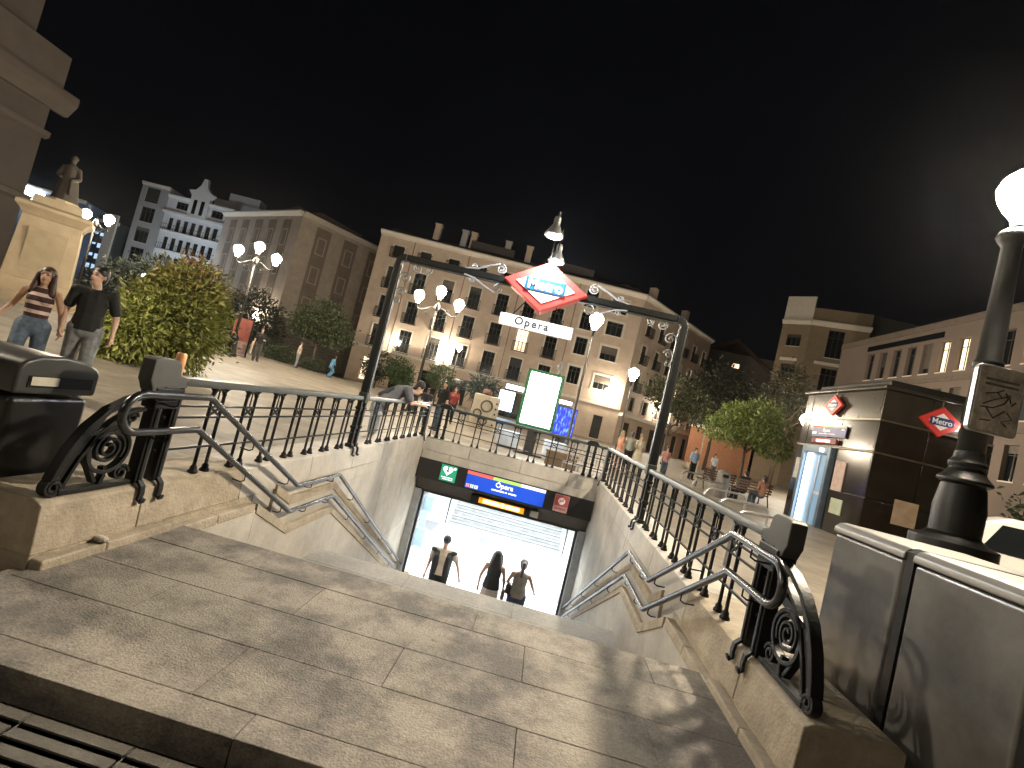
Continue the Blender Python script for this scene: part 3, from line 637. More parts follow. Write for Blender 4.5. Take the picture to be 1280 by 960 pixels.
for pl in ([(-.13, .05), (-.02, .08), (.03, .04), (-.08, -.02), (-.14, -.06)], [(-.16, -.09), (-.04, -.08), (.06, -.02), (.09, .04), (.06, .09)], [(-.02, .08), (.04, .12)], [(.02, .03), (.10, .07), (.12, .0)],
           [(-.10, GZ), (-.02, -.18), (.08, GZ)], [(.10, -.10), (.16, -.16), (.06, -.20), (.12, -.24)], [(-.14, -.22), (-.04, -.21)], [(.13, -.02), (.17, .02)]):
    m.tube([(p[0], -.009, p[1]) for p in pl], 0, flat=(.003, .012), side=(0, 1, 0))
m.build("graffiti", ink, nbd)
# lamps that light the near steps, standing behind the photographer
post_lamp(-5.5, -5.0, 4.9, "single globe street lamp on the plaza behind the stair top, to the west", .62)
post_lamp(-11.5, 4.3, 4.9, "single globe street lamp on the plaza well to the left of the stairs", 1.35, emit("lamp_glow_left", WARM, 480))

# ---------------------------------------------------------------- bins and cabinets beside the stair top
def cabinet(y0, y1, lab):
    t = thing("recycling_cabinet", lab, "cabinet", (2.9, (y0 + y1) / 2, GZ), group="grey steel cabinets")
    x0, x1 = 2.50, 3.35; cm = mat("cabinet_steel", (.22, .215, .205), .27, .45, .25, 3, .04, 8, stain=.3)
    MB().bx(x0, x1, y0, y1, -.10, 1.13).build("body", cm, t, world=True, bevel=.02)
    MB().bx(x0 + .04, x1 - .04, y0 + .04, y1 - .04, -.14, -.10).build("foot", blackpl, t, world=True)
    p = [(x0 - .012, 1.135), (x1 + .012, 1.135), (x1 + .012, 1.16), (x1 - .05, 1.20), (x0 + .06, 1.205), (x0 + .02, 1.198), (x0 - .008, 1.17)]
    MB().prism(p, 'y', y0 - .008, y1 + .008).build("lid", mat("lid_alu", (.20, .195, .18), .42, .4, .1, 6), t, world=True, bevel=.008)
    return t
cabinet(2.73, 3.33, "grey steel recycling cabinet nearest the scroll of the right-hand railing")
cabinet(2.03, 2.655, "grey steel recycling cabinet in the lower right corner, nearest the camera")
cabinet(1.35, 1.955, "grey steel recycling cabinet cut off by the lower right edge of the photo")
for yy, w_ in ((2.692, "first"), (1.992, "second")):
    t = thing("rubber_strap", "black upright strip in the gap between the %s pair of steel cabinets" % w_, "strip", (2.52, yy, GZ), group="black strips between cabinets")
    m = MB(); m.tube([(2.515, yy, -.12), (2.515, yy, 1.17), (2.56, yy, 1.19), (3.3, yy, 1.19)], 0, flat=(.055, .03), side=(0, 1, 0)); m.build("strip", blackpl, t, world=True)
bn = thing("litter_bin", "big black litter bin with a domed lid and pale card in its slot", "litter bin", (-2.72, 2.7, GZ))
m = MB(); m.bx(-2.98, -2.42, 2.47, 2.93, -.08, .80); m.build("body", blackpl, bn, world=True, bevel=.035)
lid = [(2.455, .82), (2.945, .82), (2.945, .965), (2.92, 1.0), (2.85, 1.035), (2.70, 1.055), (2.55, 1.04), (2.48, 1.01), (2.455, .97)]
MB().prism(lid, 'x', -3.0, -2.405).build("lid", mat("bin_lid", (.05, .05, .047), .32, 0, .2), bn, world=True, bevel=.02)
MB().bx(-2.41, -2.400, 2.515, 2.90, .862, .93).build("slot", mat("void_black", (.003, .003, .003), .9), bn, world=True)
cd = MB().bx(-2.400, -2.392, 2.525, 2.68, .875, .925).build("card", mat("card_cream", (.5, .46, .37), .7), None, cat="card", label="pale card sticking in the slot of the black litter bin")
cn = thing("drink_can", "orange drink can standing on the head of the left end post", "can", (-2.0, 3.07, 1.075))
m = MB(); m.lathe([(.026, 0), (.031, .008), (.031, .14), (.026, .152), (.024, .155)], 14); m.build("can_body", mat("can_orange", (.62, .20, .07), .4, .2, .5, 14, col2=(.65, .42, .2)), cn, smooth=True)
MB().lathe([(.024, .153), (.02, .150), (.0, .150)], 12).build("can_top", alu, cn)
litr = MB(); litr.ell((-1.90, 2.72, .07), (.05, .025, .022)); litr.build("crumpled_paper", mat("paper", (.6, .57, .5), .8), None, cat="litter", label="crumpled pale paper on the strip at the foot of the left stone block")

# ---------------------------------------------------------------- people
def cap(m, p0, p1, r0, r1, xd=None, n=10, q=4, fl=1.0):
    """tapered capsule, elliptical when r is (rx, ry)"""
    p0, p1 = Vector(p0), Vector(p1); ax = p1 - p0; L = ax.length
    if L < 1e-6: ax = Vector((0, 0, 1)); L = 1e-6
    ax = ax / L if L > 1e-5 else Vector((0, 0, 1))
    x = Vector(xd) if xd is not None else (Vector((1, 0, 0)) if abs(ax.x) < .9 else Vector((0, 1, 0)))
    x = (x - ax * x.dot(ax)).normalized(); y = ax.cross(x)
    r0 = r0 if isinstance(r0, tuple) else (r0, r0); r1 = r1 if isinstance(r1, tuple) else (r1, r1)
    rings = []
    for i in range(q + 1):
        a = -PI / 2 + PI / 2 * i / q; rings.append((p0 + ax * (fl * min(r0) * math.sin(a)), r0[0] * max(.02, math.cos(a)), r0[1] * max(.02, math.cos(a))))
    for i in range(q + 1):
        a = PI / 2 * i / q; rings.append((p1 + ax * (min(r1) * math.sin(a)), r1[0] * max(.02, math.cos(a)), r1[1] * max(.02, math.cos(a))))
    v = []; 
    for c, a, b in rings:
        for j in range(n): t = 2 * PI * j / n; v.append(c + x * (a * math.cos(t)) + y * (b * math.sin(t)))
    k = len(rings)
    f = [(i * n + j, i * n + (j + 1) % n, (i + 1) * n + (j + 1) % n, (i + 1) * n + j) for i in range(k - 1) for j in range(n)]
    f += [tuple(range(n - 1, -1, -1)), tuple((k - 1) * n + j for j in range(n))]
    m.add(v, f)
def blob(m, name, material, parent, vox, it=2, label=None):
    o = m.build(name, material, parent, smooth=True, label=label)
    r = o.modifiers.new("remesh", 'REMESH'); r.mode = 'VOXEL'; r.voxel_size = vox; r.use_smooth_shade = True
    if it: s = o.modifiers.new("smooth", 'SMOOTH'); s.factor = .5; s.iterations = it
    return o
SKIN = {"fair": mat("skin_fair", (.52, .33, .24), .55, 0, .08, 8), "tan": mat("skin_tan", (.40, .24, .16), .55, 0, .08, 8)}
HAIRM = {"black": mat("hair_black", (.012, .009, .007), .5), "brown": mat("hair_brown", (.05, .022, .012), .5, 0, .3, 20), "grey": mat("hair_grey", (.12, .11, .10), .6), "blond": mat("hair_blond", (.32, .22, .12), .55)}
def person(label, loc, rz, J={}, H=1.72, top=None, sleeve=.5, bottom=None, leg=1.0, dress=None, hair="black", hstyle="short", skin="fair", det=0, female=False, shoes=(.03, .03, .03), bare_waist=0, extra=None, hatcol=None, group=None, stripe=None):
    t = thing("person", label, "person", loc, rz, group); t.scale = (H / 1.75,) * 3
    j = dict(pel=(0, 0, .95), wai=(0, 0, 1.10), che=(0, -.01, 1.30), neb=(0, 0, 1.45), hea=(0, -.02, 1.63), look=(0, -1, 0),
             shL=(.185, 0, 1.42), shR=(-.185, 0, 1.42), elL=(.235, .02, 1.14), elR=(-.235, .02, 1.14), wrL=(.25, -.06, .90), wrR=(-.25, -.06, .90),
             hiL=(.09, 0, .93), hiR=(-.09, 0, .93), knL=(.095, -.02, .50), knR=(-.095, -.02, .50), anL=(.10, .02, .08), anR=(-.10, .02, .08),
             toL=(.12, -.15, .03), toR=(-.12, -.15, .03), side=(1, 0, 0))
    if female: j.update(shL=(.165, 0, 1.41), shR=(-.165, 0, 1.41))
    j.update(J); V = {k: Vector(v) for k, v in j.items()}
    vox = (.03, .018, .011)[det]; sd = V["side"]
    b = MB(); w = .9 if female else 1.0
    def torso(m, g=0, lo="pel", frm=0):
        if frm <= 0 and g == 0: cap(m, V["pel"], V["pel"] * .5 + V["wai"] * .5, (.155 + g, .115 + g), (.135 * w + g, .10 + g), sd)
        if frm <= 1: cap(m, V["pel"] * .4 + V["wai"] * .6, V["che"], (.125 * w + g, .095 + g), (.150 * w + g, .11 + g), sd)
        cap(m, V["che"], V["che"] * .35 + V["neb"] * .65, (.150 * w + g, .11 + g), (.125 * w + g, .075 + g), sd)
        if female:
            fr = sd.cross(V["neb"] - V["pel"]).normalized() * 1.0
            fr = fr if fr.dot(V["look"]) > 0 else -fr
            for s in (-1, 1): cap(m, V["che"] + sd * (s * .07) + fr * .075, V["che"] + sd * (s * .07) + fr * .085 - Vector((0, 0, .01)), .055 + g, .05 + g)
    torso(b)
    cap(b, V["neb"] - Vector((0, 0, .02)), V["hea"] - Vector((0, 0, .09)), .055 * w, .05 * w)
    lk = V["look"].normalized(); hx = lk.cross(Vector((0, 0, 1))).normalized(); hu = hx.cross(lk).normalized(); hd = V["hea"]
    cap(b, hd + hu * .03, hd + hu * .04 - lk * .015, (.075, .088), (.074, .09), hx)          # skull
    cap(b, hd - hu * .045 + lk * .02, hd - hu * .09 + lk * .035, (.058, .07), (.036, .04), hx)  # jaw
    if det:
        cap(b, hd + hu * .005 + lk * .085, hd - hu * .022 + lk * .105, .010, .014)            # nose
        for s in (-1, 1): cap(b, hd + hx * (s * .077) - lk * .01 + hu * .012, hd + hx * (s * .077) - lk * .01 - hu * .025, .013, .010)
        cap(b, hd - hu * .052 + lk * .083, hd - hu * .054 + lk * .083, .014, .014)
    for s in "LR":
        cap(b, V["sh" + s], V["el" + s], .050 * w, .040 * w); cap(b, V["el" + s], V["wr" + s], .038 * w, .026 * w)
        cap(b, V["che"] * .3 + V["neb"] * .7, V["sh" + s], .055 * w, .052 * w)
        dv = (V["wr" + s] - V["el" + s]).normalized(); pk = V["wr" + s] + dv * .055
        cap(b, V["wr" + s], pk + dv * .025, (.026, .020), (.040, .018))
        if det:
            ac = dv.cross(Vector((0, 0, 1))); ac = ac.normalized() if ac.length > .2 else Vector((0, 1, 0)); ac = Vector((0, 1, 0)) if abs(dv.z) > .7 else ac
            cu = dv.cross(ac).normalized(); cu = cu if (cu.dot(V["pel"] - V["wr" + s]) > 0) else -cu
            for k, ln in enumerate((.062, .072, .068, .052)):
                b0 = pk + dv * .03 + ac * ((k - 1.5) * .021); b1 = b0 + dv * (ln * .55) + cu * .008; b2 = b1 + dv * (ln * .35) + cu * .026
                cap(b, b0, b1, .0105, .0095, n=6, q=2); cap(b, b1, b2, .0095, .008, n=6, q=2)
            t0 = V["wr" + s] + dv * .03 - ac * .03; t1 = t0 + dv * .035 - ac * .022; cap(b, t0, t1, .013, .011, n=6, q=2); cap(b, t1, t1 + dv * .03 + cu * .012, .011, .009, n=6, q=2)
        cap(b, V["hi" + s], V["kn" + s], .082, .055); cap(b, V["kn" + s], V["an" + s], .053, .036); cap(b, V["an" + s] + Vector((0, 0, -.02)), V["to" + s], .038, .03)
    blob(b, "body", SKIN[skin], t, vox, 2)
    g = .014 if det == 2 else .02
    if top is not None:
        m = MB(); torso(m, g, frm=1 if bare_waist else 0)
        if not bare_waist: cap(m, V["pel"] + (V["pel"] - V["wai"]) * .25, V["wai"], (.165 + g, .125 + g), (.14 + g, .11 + g), sd, fl=.15)
        for s in "LR":
            if sleeve > 0:
                cap(m, V["che"] * .3 + V["neb"] * .7, V["sh" + s], .058 + g, .055 + g)
                e = V["sh" + s].lerp(V["el" + s], min(1, sleeve * 1.4)); cap(m, V["sh" + s], e, .052 + g, .050 + g)
                if sleeve >= 1: cap(m, V["el" + s], V["wr" + s], .045 + g, .034 + g)
        blob(m, "shirt", top, t, vox, 2)
    if dress is not None:
        m = MB(); torso(m, g); kn = (V["knL"] + V["knR"]) * .5; an = (V["anL"] + V["anR"]) * .5
        low = kn.lerp(an, leg); cap(m, V["pel"], low, (.18, .15), (.25, .22), sd, q=2)
        if sleeve: 
            for s in "LR": cap(m, V["sh" + s], V["sh" + s].lerp(V["el" + s], sleeve), .07, .07)
        blob(m, "dress", dress, t, vox, 1)
    if bottom is not None:
        m = MB(); cap(m, V["pel"] - (V["wai"] - V["pel"]) * .25, V["pel"] + (V["wai"] - V["pel"]) * .45, (.165 + g * .6, .125 + g * .6), (.145 * w + g * .5, .108 + g * .5), sd)
        for s in "LR":
            cap(m, V["hi" + s], V["kn" + s], .09 + g, .066 + g)
            if leg > .5: cap(m, V["kn" + s], V["kn" + s].lerp(V["an" + s], (leg - .5) * 2), .064 + g, .056 + g)
        blob(m, "trousers" if leg > .55 else "shorts", bottom, t, vox, 2)
    hm = HAIRM[hair]; m = MB()
    if hstyle == "cap":
        cap(m, hd + hu * .055, hd + hu * .07 - lk * .01, (.088, .10), (.084, .095), hx); cap(m, hd + hu * .045 + lk * .07, hd + hu * .035 + lk * .15, (.065, .012), (.05, .01), hx)
        blob(m, "cap", mat("cap_black", (.010, .010, .011), .7), t, max(vox, .014), 1)
    else:
        cap(m, hd + hu * .05 - lk * .015, hd + hu * .062 - lk * .03, (.088, .095), (.086, .09), hx); cap(m, hd + hu * .03 - lk * .055, hd - hu * .05 - lk * .05, (.08, .055), (.07, .05), hx)
        if hstyle == "long":
            cap(m, hd - lk * .055, hd - hu * .22 - lk * .075, (.09, .06), (.125, .055), hx); cap(m, hd - hu * .2 - lk * .075, hd - hu * .34 - lk * .08, (.12, .05), (.09, .035), hx)
            for s in (-1, 1): cap(m, hd + hx * (s * .085) + hu * .03, hd + hx * (s * .105) - hu * .24 - lk * .01, .03, .045)
        if hstyle == "bun":
            cap(m, hd - lk * .12 + hu * .06, hd - lk * .13 + hu * .06, .045, .045); cap(m, hd - lk * .11 + hu * .02, hd - hu * .25 - lk * .10, .04, .025)
        blob(m, "hair", hm, t, max(vox, .014), 1)
    if det == 2:
        for s in (-1, 1):
            e = MB(); e.ell(tuple(hd + hx * (s * .032) + lk * .079 + hu * .012), (.013, .010, .008), 8, 5); e.build("eye", mat("eye_dark", (.02, .015, .012), .3), t, smooth=True)
            e = MB(); cap(e, hd + hx * (s * .018) + lk * .091 + hu * .034, hd + hx * (s * .048) + lk * .080 + hu * .036, .004, .003, n=6, q=1); e.build("eyebrow", hm, t, smooth=True)
        e = MB(); cap(e, hd - hx * .022 + lk * .09 - hu * .055, hd + hx * .022 + lk * .09 - hu * .055, .006, .006, n=6, q=2); e.build("mouth", mat("lips", (.36, .10, .09), .5), t, smooth=True)
    sm = mat("shoe_%.2f%.2f%.2f" % shoes, shoes, .6)
    for s in "LR":
        m = MB(); cap(m, V["an" + s] + Vector((0, 0, -.035)), V["to" + s], .048, .040); blob(m, "shoe", sm, t, vox, 1)
    if extra: extra(t, V)
    return t
def wide_person(*a, **k):
    t = person(*a, **k); t.scale = (t.scale[0] * 1.16, t.scale[1] * 1.12, t.scale[2] * 1.02); return t
def cloth(n, c, v=.2): return mat("cloth_" + n, c, .85, 0, v, 10, .15, 120)
denim = cloth("denim", (.10, .14, .19), .45); greyj = cloth("grey_jeans", (.22, .23, .23), .5); blk = cloth("black", (.010, .010, .010)); striped = cloth("striped", (.11, .065, .055))
creamc = cloth("cream", (.5, .42, .34)); 
def stripes_mat():
    m = cloth("top_stripes", (.10, .05, .045)); nt = m.node_tree; b = nt.nodes["Principled BSDF"]
    t = nt.nodes.new("ShaderNodeTexCoord"); wv = nt.nodes.new("ShaderNodeTexWave"); wv.bands_direction = 'Z'; wv.inputs["Scale"].default_value = 2.6; wv.inputs["Phase Offset"].default_value = 1.2
    nt.links.new(t.outputs["Object"], wv.inputs["Vector"]); r = nt.nodes.new("ShaderNodeValToRGB"); r.color_ramp.interpolation = 'CONSTANT'
    r.color_ramp.elements[0].color = (.045, .02, .018, 1); r.color_ramp.elements[1].color = (.55, .42, .38, 1); r.color_ramp.elements[1].position = .66
    nt.links.new(wv.outputs["Fac"], r.inputs["Fac"]); nt.links.new(r.outputs["Color"], b.inputs["Base Color"]); return m
# couple walking hand in hand, towards the camera
cg = gz(-5.7, 5.9)
person("woman with long brown hair in striped crop top and jeans, holding a man's hand", (-6.37, 5.85, cg - .02), .72,
       dict(pel=(0, 0, .95), elR=(-.27, .08, 1.15), wrR=(-.38, .02, .95), elL=(.24, .05, 1.15), wrL=(.285, -.07, .94), knR=(-.10, -.16, .54), anR=(-.10, -.08, .12), toR=(-.11, -.24, .05), knL=(.10, .04, .50), anL=(.10, .18, .12), toL=(.11, .03, .03), look=(-.15, -1, .10)),
       1.68, stripes_mat(), 0, denim, .88, None, "brown", "long", "tan", 2, True, bare_waist=1)
person("dark-haired man in a black T-shirt and grey jeans, holding the woman's hand", (-5.985, 6.19, cg), .70,
       dict(elR=(-.245, .07, 1.13), wrR=(-.225, -.07, .90), elL=(.27, .05, 1.14), wrL=(.28, -.02, .89), knL=(.10, -.14, .53), anL=(.10, -.08, .10), toL=(.12, -.24, .04), knR=(-.10, .04, .50), anR=(-.10, .2, .14), toR=(-.11, .05, .03), look=(-.75, -1, .05), hea=(-.01, -.02, 1.64)),
       1.84, blk, .5, greyj, 1.0, None, "black", "short", "fair", 2)
# man leaning on the left railing
def lean_extra(t, V):
    m = MB(); cap(m, V["wai"] + Vector((0, .10, .06)), V["che"] + Vector((0, .12, .02)), (.10, .05), (.11, .05)); blob(m, "bag", cloth("bag", (.035, .035, .03)), t, .02, 1)
    m = MB(); m.box(tuple(V["wrL"] + Vector((.03, -.09, .03))), (.07, .14, .012)); m.build("phone", emit("phone_glow", (.9, .8, .7), 1.5), t, bevel=.004)
person("man in a grey T-shirt and shorts leaning with both elbows on the left railing", (-2.38, 8.55, GZ), PI / 2 + .42,
       dict(pel=(0, .10, .93), wai=(0, .02, 1.10), che=(0, -.20, 1.29), neb=(0, -.38, 1.37), hea=(0, -.53, 1.43), look=(0, -1, -.75), shL=(.19, -.33, 1.36), shR=(-.19, -.33, 1.36),
            elL=(.22, -.42, 1.13), elR=(-.22, -.42, 1.13), wrL=(.06, -.66, 1.13), wrR=(-.06, -.66, 1.13), hiL=(.09, .12, .92), hiR=(-.09, .12, .92), knL=(.10, .08, .50), knR=(-.10, .12, .50), anL=(.10, .12, .08), anR=(-.10, .2, .08), toL=(.12, -.04, .03), toR=(-.12, .04, .03)),
       1.74, cloth("grey_tee", (.13, .13, .14)), .5, cloth("light_shorts", (.34, .38, .44)), .45, None, "black", "short", "fair", 1, extra=lean_extra)
# three people at the foot of the stairs
bz = FLZ
vestm = cloth("dark_vest", (.02, .022, .025))
def vest_extra(t, V):
    m = MB()
    for s in (-1, 1): cap(m, V["pel"] + Vector((s * .11, 0, -.02)), V["che"] + Vector((s * .115, 0, 0)), (.085, .155), (.09, .15), fl=.2); cap(m, V["che"] + Vector((s * .115, 0, 0)), V["neb"] + Vector((s * .10, .01, -.05)), (.09, .15), (.07, .09)); cap(m, V["neb"] + Vector((s * .08, .0, -.04)), V["shL" if s > 0 else "shR"] + Vector((0, 0, -.01)), .075, .082)
    cap(m, V["pel"] + Vector((0, .06, -.02)), V["neb"] + Vector((0, .05, -.06)), (.18, .09), (.16, .07), fl=.2); blob(m, "waistcoat", vestm, t, .018, 3)
wide_person("man in dark cap and open waistcoat over a pale shirt at the stair foot", (-.98, 10.95, bz), .05,
       dict(elL=(.31, .02, 1.17), wrL=(.40, -.06, .95), elR=(-.235, .0, 1.13), wrR=(-.26, -.10, .90), look=(.0, -1, -.25), knL=(.1, -.16, .55), anL=(.1, -.05, .16), toL=(.11, -.2, .1)), 1.74, creamc, .4, blk, 1.0, None, "black", "cap", "fair", 1, extra=vest_extra)
def sbag(t, V):
    m = MB(); cap(m, (-.27, .0, .93), (-.27, .02, .78), (.04, .10), (.045, .10)); blob(m, "bag", cloth("brown_bag", (.10, .06, .04)), t, .02, 1)
    MB().tube([(-.26, 0, .97), (-.20, -.03, 1.2), (-.10, -.04, 1.43), (-.05, .08, 1.42), (-.2, .1, 1.2), (-.26, .03, .97)], .008, 5).build("strap", blk, t)
wide_person("woman with long dark hair, black top and cream skirt, walking away into the bright hall", (.22, 11.0, bz), PI - .1,
       dict(elL=(.25, .02, 1.13), wrL=(.25, .02, .88), elR=(-.24, -.02, 1.13), wrR=(-.24, -.10, .92)), 1.70, blk, .0, None, 1.0, None, "black", "long", "tan", 1, True, extra=lambda t, V: (sbag(t, V), blob((lambda m: (cap(m, V["pel"] + Vector((0, 0, .06)), V["pel"] - Vector((0, 0, .35)), (.165, .125), (.20, .16)), m)[1])(MB()), "skirt", creamc, t, .02, 1)))
def backpack(t, V):
    m = MB(); cap(m, (.20, .02, 1.10), (.20, .02, .98), (.06, .10), (.06, .10)); blob(m, "bag", blk, t, .02, 1)
wide_person("woman with tied-back hair, olive vest top and dark trousers adjusting her shoulder bag", (.83, 10.95, bz), PI + .05,
       dict(elR=(-.24, .05, 1.14), wrR=(-.14, -.14, 1.02), elL=(.30, -.02, 1.16), wrL=(.10, -.18, 1.12), elL_=(0, 0, 0)) if False else dict(elR=(-.28, -.02, 1.17), wrR=(-.34, -.16, 1.02), elL=(.24, -.05, 1.16), wrL=(.14, -.18, 1.10)),
       1.68, cloth("olive_top", (.20, .17, .13)), 0, cloth("navy_trousers", (.018, .022, .045)), 1.0, None, "brown", "bun", "tan", 1, True, extra=backpack)
# people out on the plaza
person("blond woman in orange top and pale skirt, left of the trio beyond the railing", (3.85, 20.3, gz(3.8, 20)), 1.9, {}, 1.66, cloth("orange", (.62, .26, .16)), .4, None, .9, cloth("peach", (.60, .42, .34)), "blond", "long", "fair", 0, True)
person("man in a pale grey jacket and black trousers standing between the two women in dresses", (4.35, 20.9, GZ), PI - .2, {}, 1.70, cloth("pale_jacket", (.34, .35, .30)), 1, blk, 1.0, None, "grey", "short", "fair", 0)
person("woman in a long cream dress, right of the trio by the railing corner", (4.65, 20.4, GZ), .6, dict(wrL=(.15, -.22, 1.15), wrR=(-.12, -.22, 1.12)), 1.70, None, .3, None, .8, cloth("cream_dress", (.66, .60, .44)), "blond", "short", "fair", 0, True)
person("child-sized figure in a pink top beyond the arch post", (6.2, 22.0, GZ), .3, {}, 1.45, cloth("pink", (.55, .27, .24)), .5, denim, 1.0, None, "brown", "short", "fair", 0)
person("man in a black shirt standing beyond the corner of the back railing", (-3.15, 16.8, gz(-3.15, 16.8)), -.6, dict(look=(.5, -1, 0)), 1.78, blk, .6, denim, 1, None, "black", "short", "fair", 1)
person("seated dark-haired figure near the man in black, beyond the back railing", (-4.0, 18.0, gz(-4, 18)), .4, {}, 1.35, cloth("dusky", (.05, .05, .06)), .6, denim, 1, None, "black", "short", "tan", 0)
person("person in red reading a phone by the shrubs, behind the man in black", (-3.75, 22.0, gz(-3.75, 22)), .2, {}, 1.70, cloth("red_top", (.22, .035, .03)), .5, blk, 1, None, "brown", "long", "fair", 0, True)
person("man in dark clothes carrying a pale bag beside the three-branched lamp", (-15.0, 24.2, gz(-15, 24.2)), .8, dict(elL=(.25, .02, 1.14), wrL=(.10, -.2, 1.15)), 1.78, blk, .5, cloth("dark_trousers", (.06, .06, .055)), 1, None, "brown", "short", "fair", 0,
       extra=lambda t, V: blob((lambda m: (cap(m, (-.30, -.02, .95), (-.32, -.02, .35), (.05, .10), (.06, .14)), m)[1])(MB()), "bag", creamc, t, .025, 1))
person("person in light blue sitting at the far kerb under the left tree", (-13.6, 30.0, gz(-13.6, 30)), 2.5, dict(pel=(0, 0, .75), wai=(0, -.03, .92), che=(0, -.08, 1.1), neb=(0, -.1, 1.24), hea=(0, -.14, 1.4), shL=(.18, -.08, 1.2), shR=(-.18, -.08, 1.2), elL=(.23, -.1, .95), elR=(-.23, -.1, .95), wrL=(.12, -.25, .85), wrR=(-.12, -.25, .85), hiL=(.09, -.02, .72), hiR=(-.09, -.02, .72), knL=(.1, -.2, .42), knR=(-.1, -.2, .42)), 1.65, cloth("sky_blue", (.08, .22, .36)), .6, cloth("blue_trousers", (.07, .18, .30)), 1, None, "black", "short", "tan", 0)
person("person in pale clothes standing near the far left tree trunk", (-15.6, 29.4, gz(-15.6, 29.4)), 2.0, {}, 1.7, creamc, .5, greyj, 1, None, "brown", "short", "fair", 0)
person("bare-legged woman in an orange top walking behind the couple", (-14.2, 15.1, gz(-14.2, 15.1)), .9, dict(knL=(.1, -.12, .52), anL=(.1, -.02, .1), knR=(-.1, .05, .5), anR=(-.1, .18, .12)), 1.72, cloth("amber", (.55, .32, .10)), .3, cloth("tan_shorts", (.35, .25, .18)), .4, None, "brown", "long", "tan", 0, True)
sit = dict(pel=(0, .0, .50), wai=(0, .03, .66), che=(0, .02, .86), neb=(0, .02, 1.0), hea=(0, -.0, 1.18), shL=(.18, .02, .97), shR=(-.18, .02, .97), elL=(.23, -.02, .70), elR=(-.23, -.02, .70), wrL=(.14, -.22, .62), wrR=(-.14, -.22, .62),
           hiL=(.09, -.03, .48), hiR=(-.09, -.03, .48), knL=(.11, -.43, .48), knR=(-.11, -.43, .48), anL=(.11, -.45, .08), anR=(-.11, -.45, .08), toL=(.12, -.6, .03), toR=(-.12, -.6, .03))
person("dark-haired person with bare arms seated on the right of the bench, seen from behind", (9.75, 20.3, GZ), PI + .35, sit, 1.70, cloth("rust_top", (.32, .15, .09)), .2, denim, 1, None, "black", "bun", "tan", 0, True)
person("person in dark clothes seated on the left of the bench beside the bare-armed one", (9.1, 20.5, GZ), PI + .3, sit, 1.75, blk, .6, blk, 1, None, "black", "short", "tan", 0)
person("person in a light blue shirt standing far behind the litter bin", (9.0, 27, GZ), .3, {}, 1.75, cloth("pale_blue", (.30, .42, .60)), .8, blk, 1, None, "black", "short", "fair", 0)
person("walker in white far down the right-hand street", (12.2, 33, GZ), .3, {}, 1.72, cloth("walk_white", (.5, .55, .62)), .5, denim, 1, None, "black", "short", "fair", 0)

# ---------------------------------------------------------------- buildings
def wall_grid(L, z0, z1, holes, rev=.22):
    us = sorted(set([0, L] + [h[0] for h in holes] + [h[1] for h in holes])); vs_ = sorted(set([z0, z1] + [h[2] for h in holes] + [h[3] for h in holes]))
    m = MB(); 
    def inh(u, v): return any(h[0] < u < h[1] and h[2] < v < h[3] for h in holes)
    for i in range(len(us) - 1):
        for k in range(len(vs_) - 1):
            if inh((us[i] + us[i + 1]) / 2, (vs_[k] + vs_[k + 1]) / 2): continue
            m.add([(us[i], 0, vs_[k]), (us[i + 1], 0, vs_[k]), (us[i + 1], 0, vs_[k + 1]), (us[i], 0, vs_[k + 1])], [(0, 1, 2, 3)])
    for a, b, c, d in holes:
        m.add([(a, 0, c), (b, 0, c), (b, 0, d), (a, 0, d), (a, rev, c), (b, rev, c), (b, rev, d), (a, rev, d)], [(0, 4, 5, 1), (1, 5, 6, 2), (2, 6, 7, 3), (3, 7, 4, 0)])
    return m
WM = {}; BL = {}; BR = random.Random(3)
def blind(a, w, h, rev):
    if h < 1.3 or BR.random() > .38: return
    fr = BR.choice((.22, .4, .55, .8, 1.0)); k = BR.randrange(3); key = (round(w, 2), round(h, 2), fr, k, rev)
    if key not in BL:
        m = MB(); n = max(3, int(h * fr / .12))
        for q in range(n): m.bx(.06, w - .06, rev - .075 - .012 * (q % 2), rev - .052, h - h * fr * (q + 1) / n, h - h * fr * q / n)
        o = m.build('blind', mat('blind%d' % k, [(.05, .045, .035), (.03, .03, .028), (.12, .10, .08)][k], .7), a); o['kind'] = 'stuff'; BL[key] = o.data
    else: link('blind', BL[key], a)['kind'] = 'stuff'
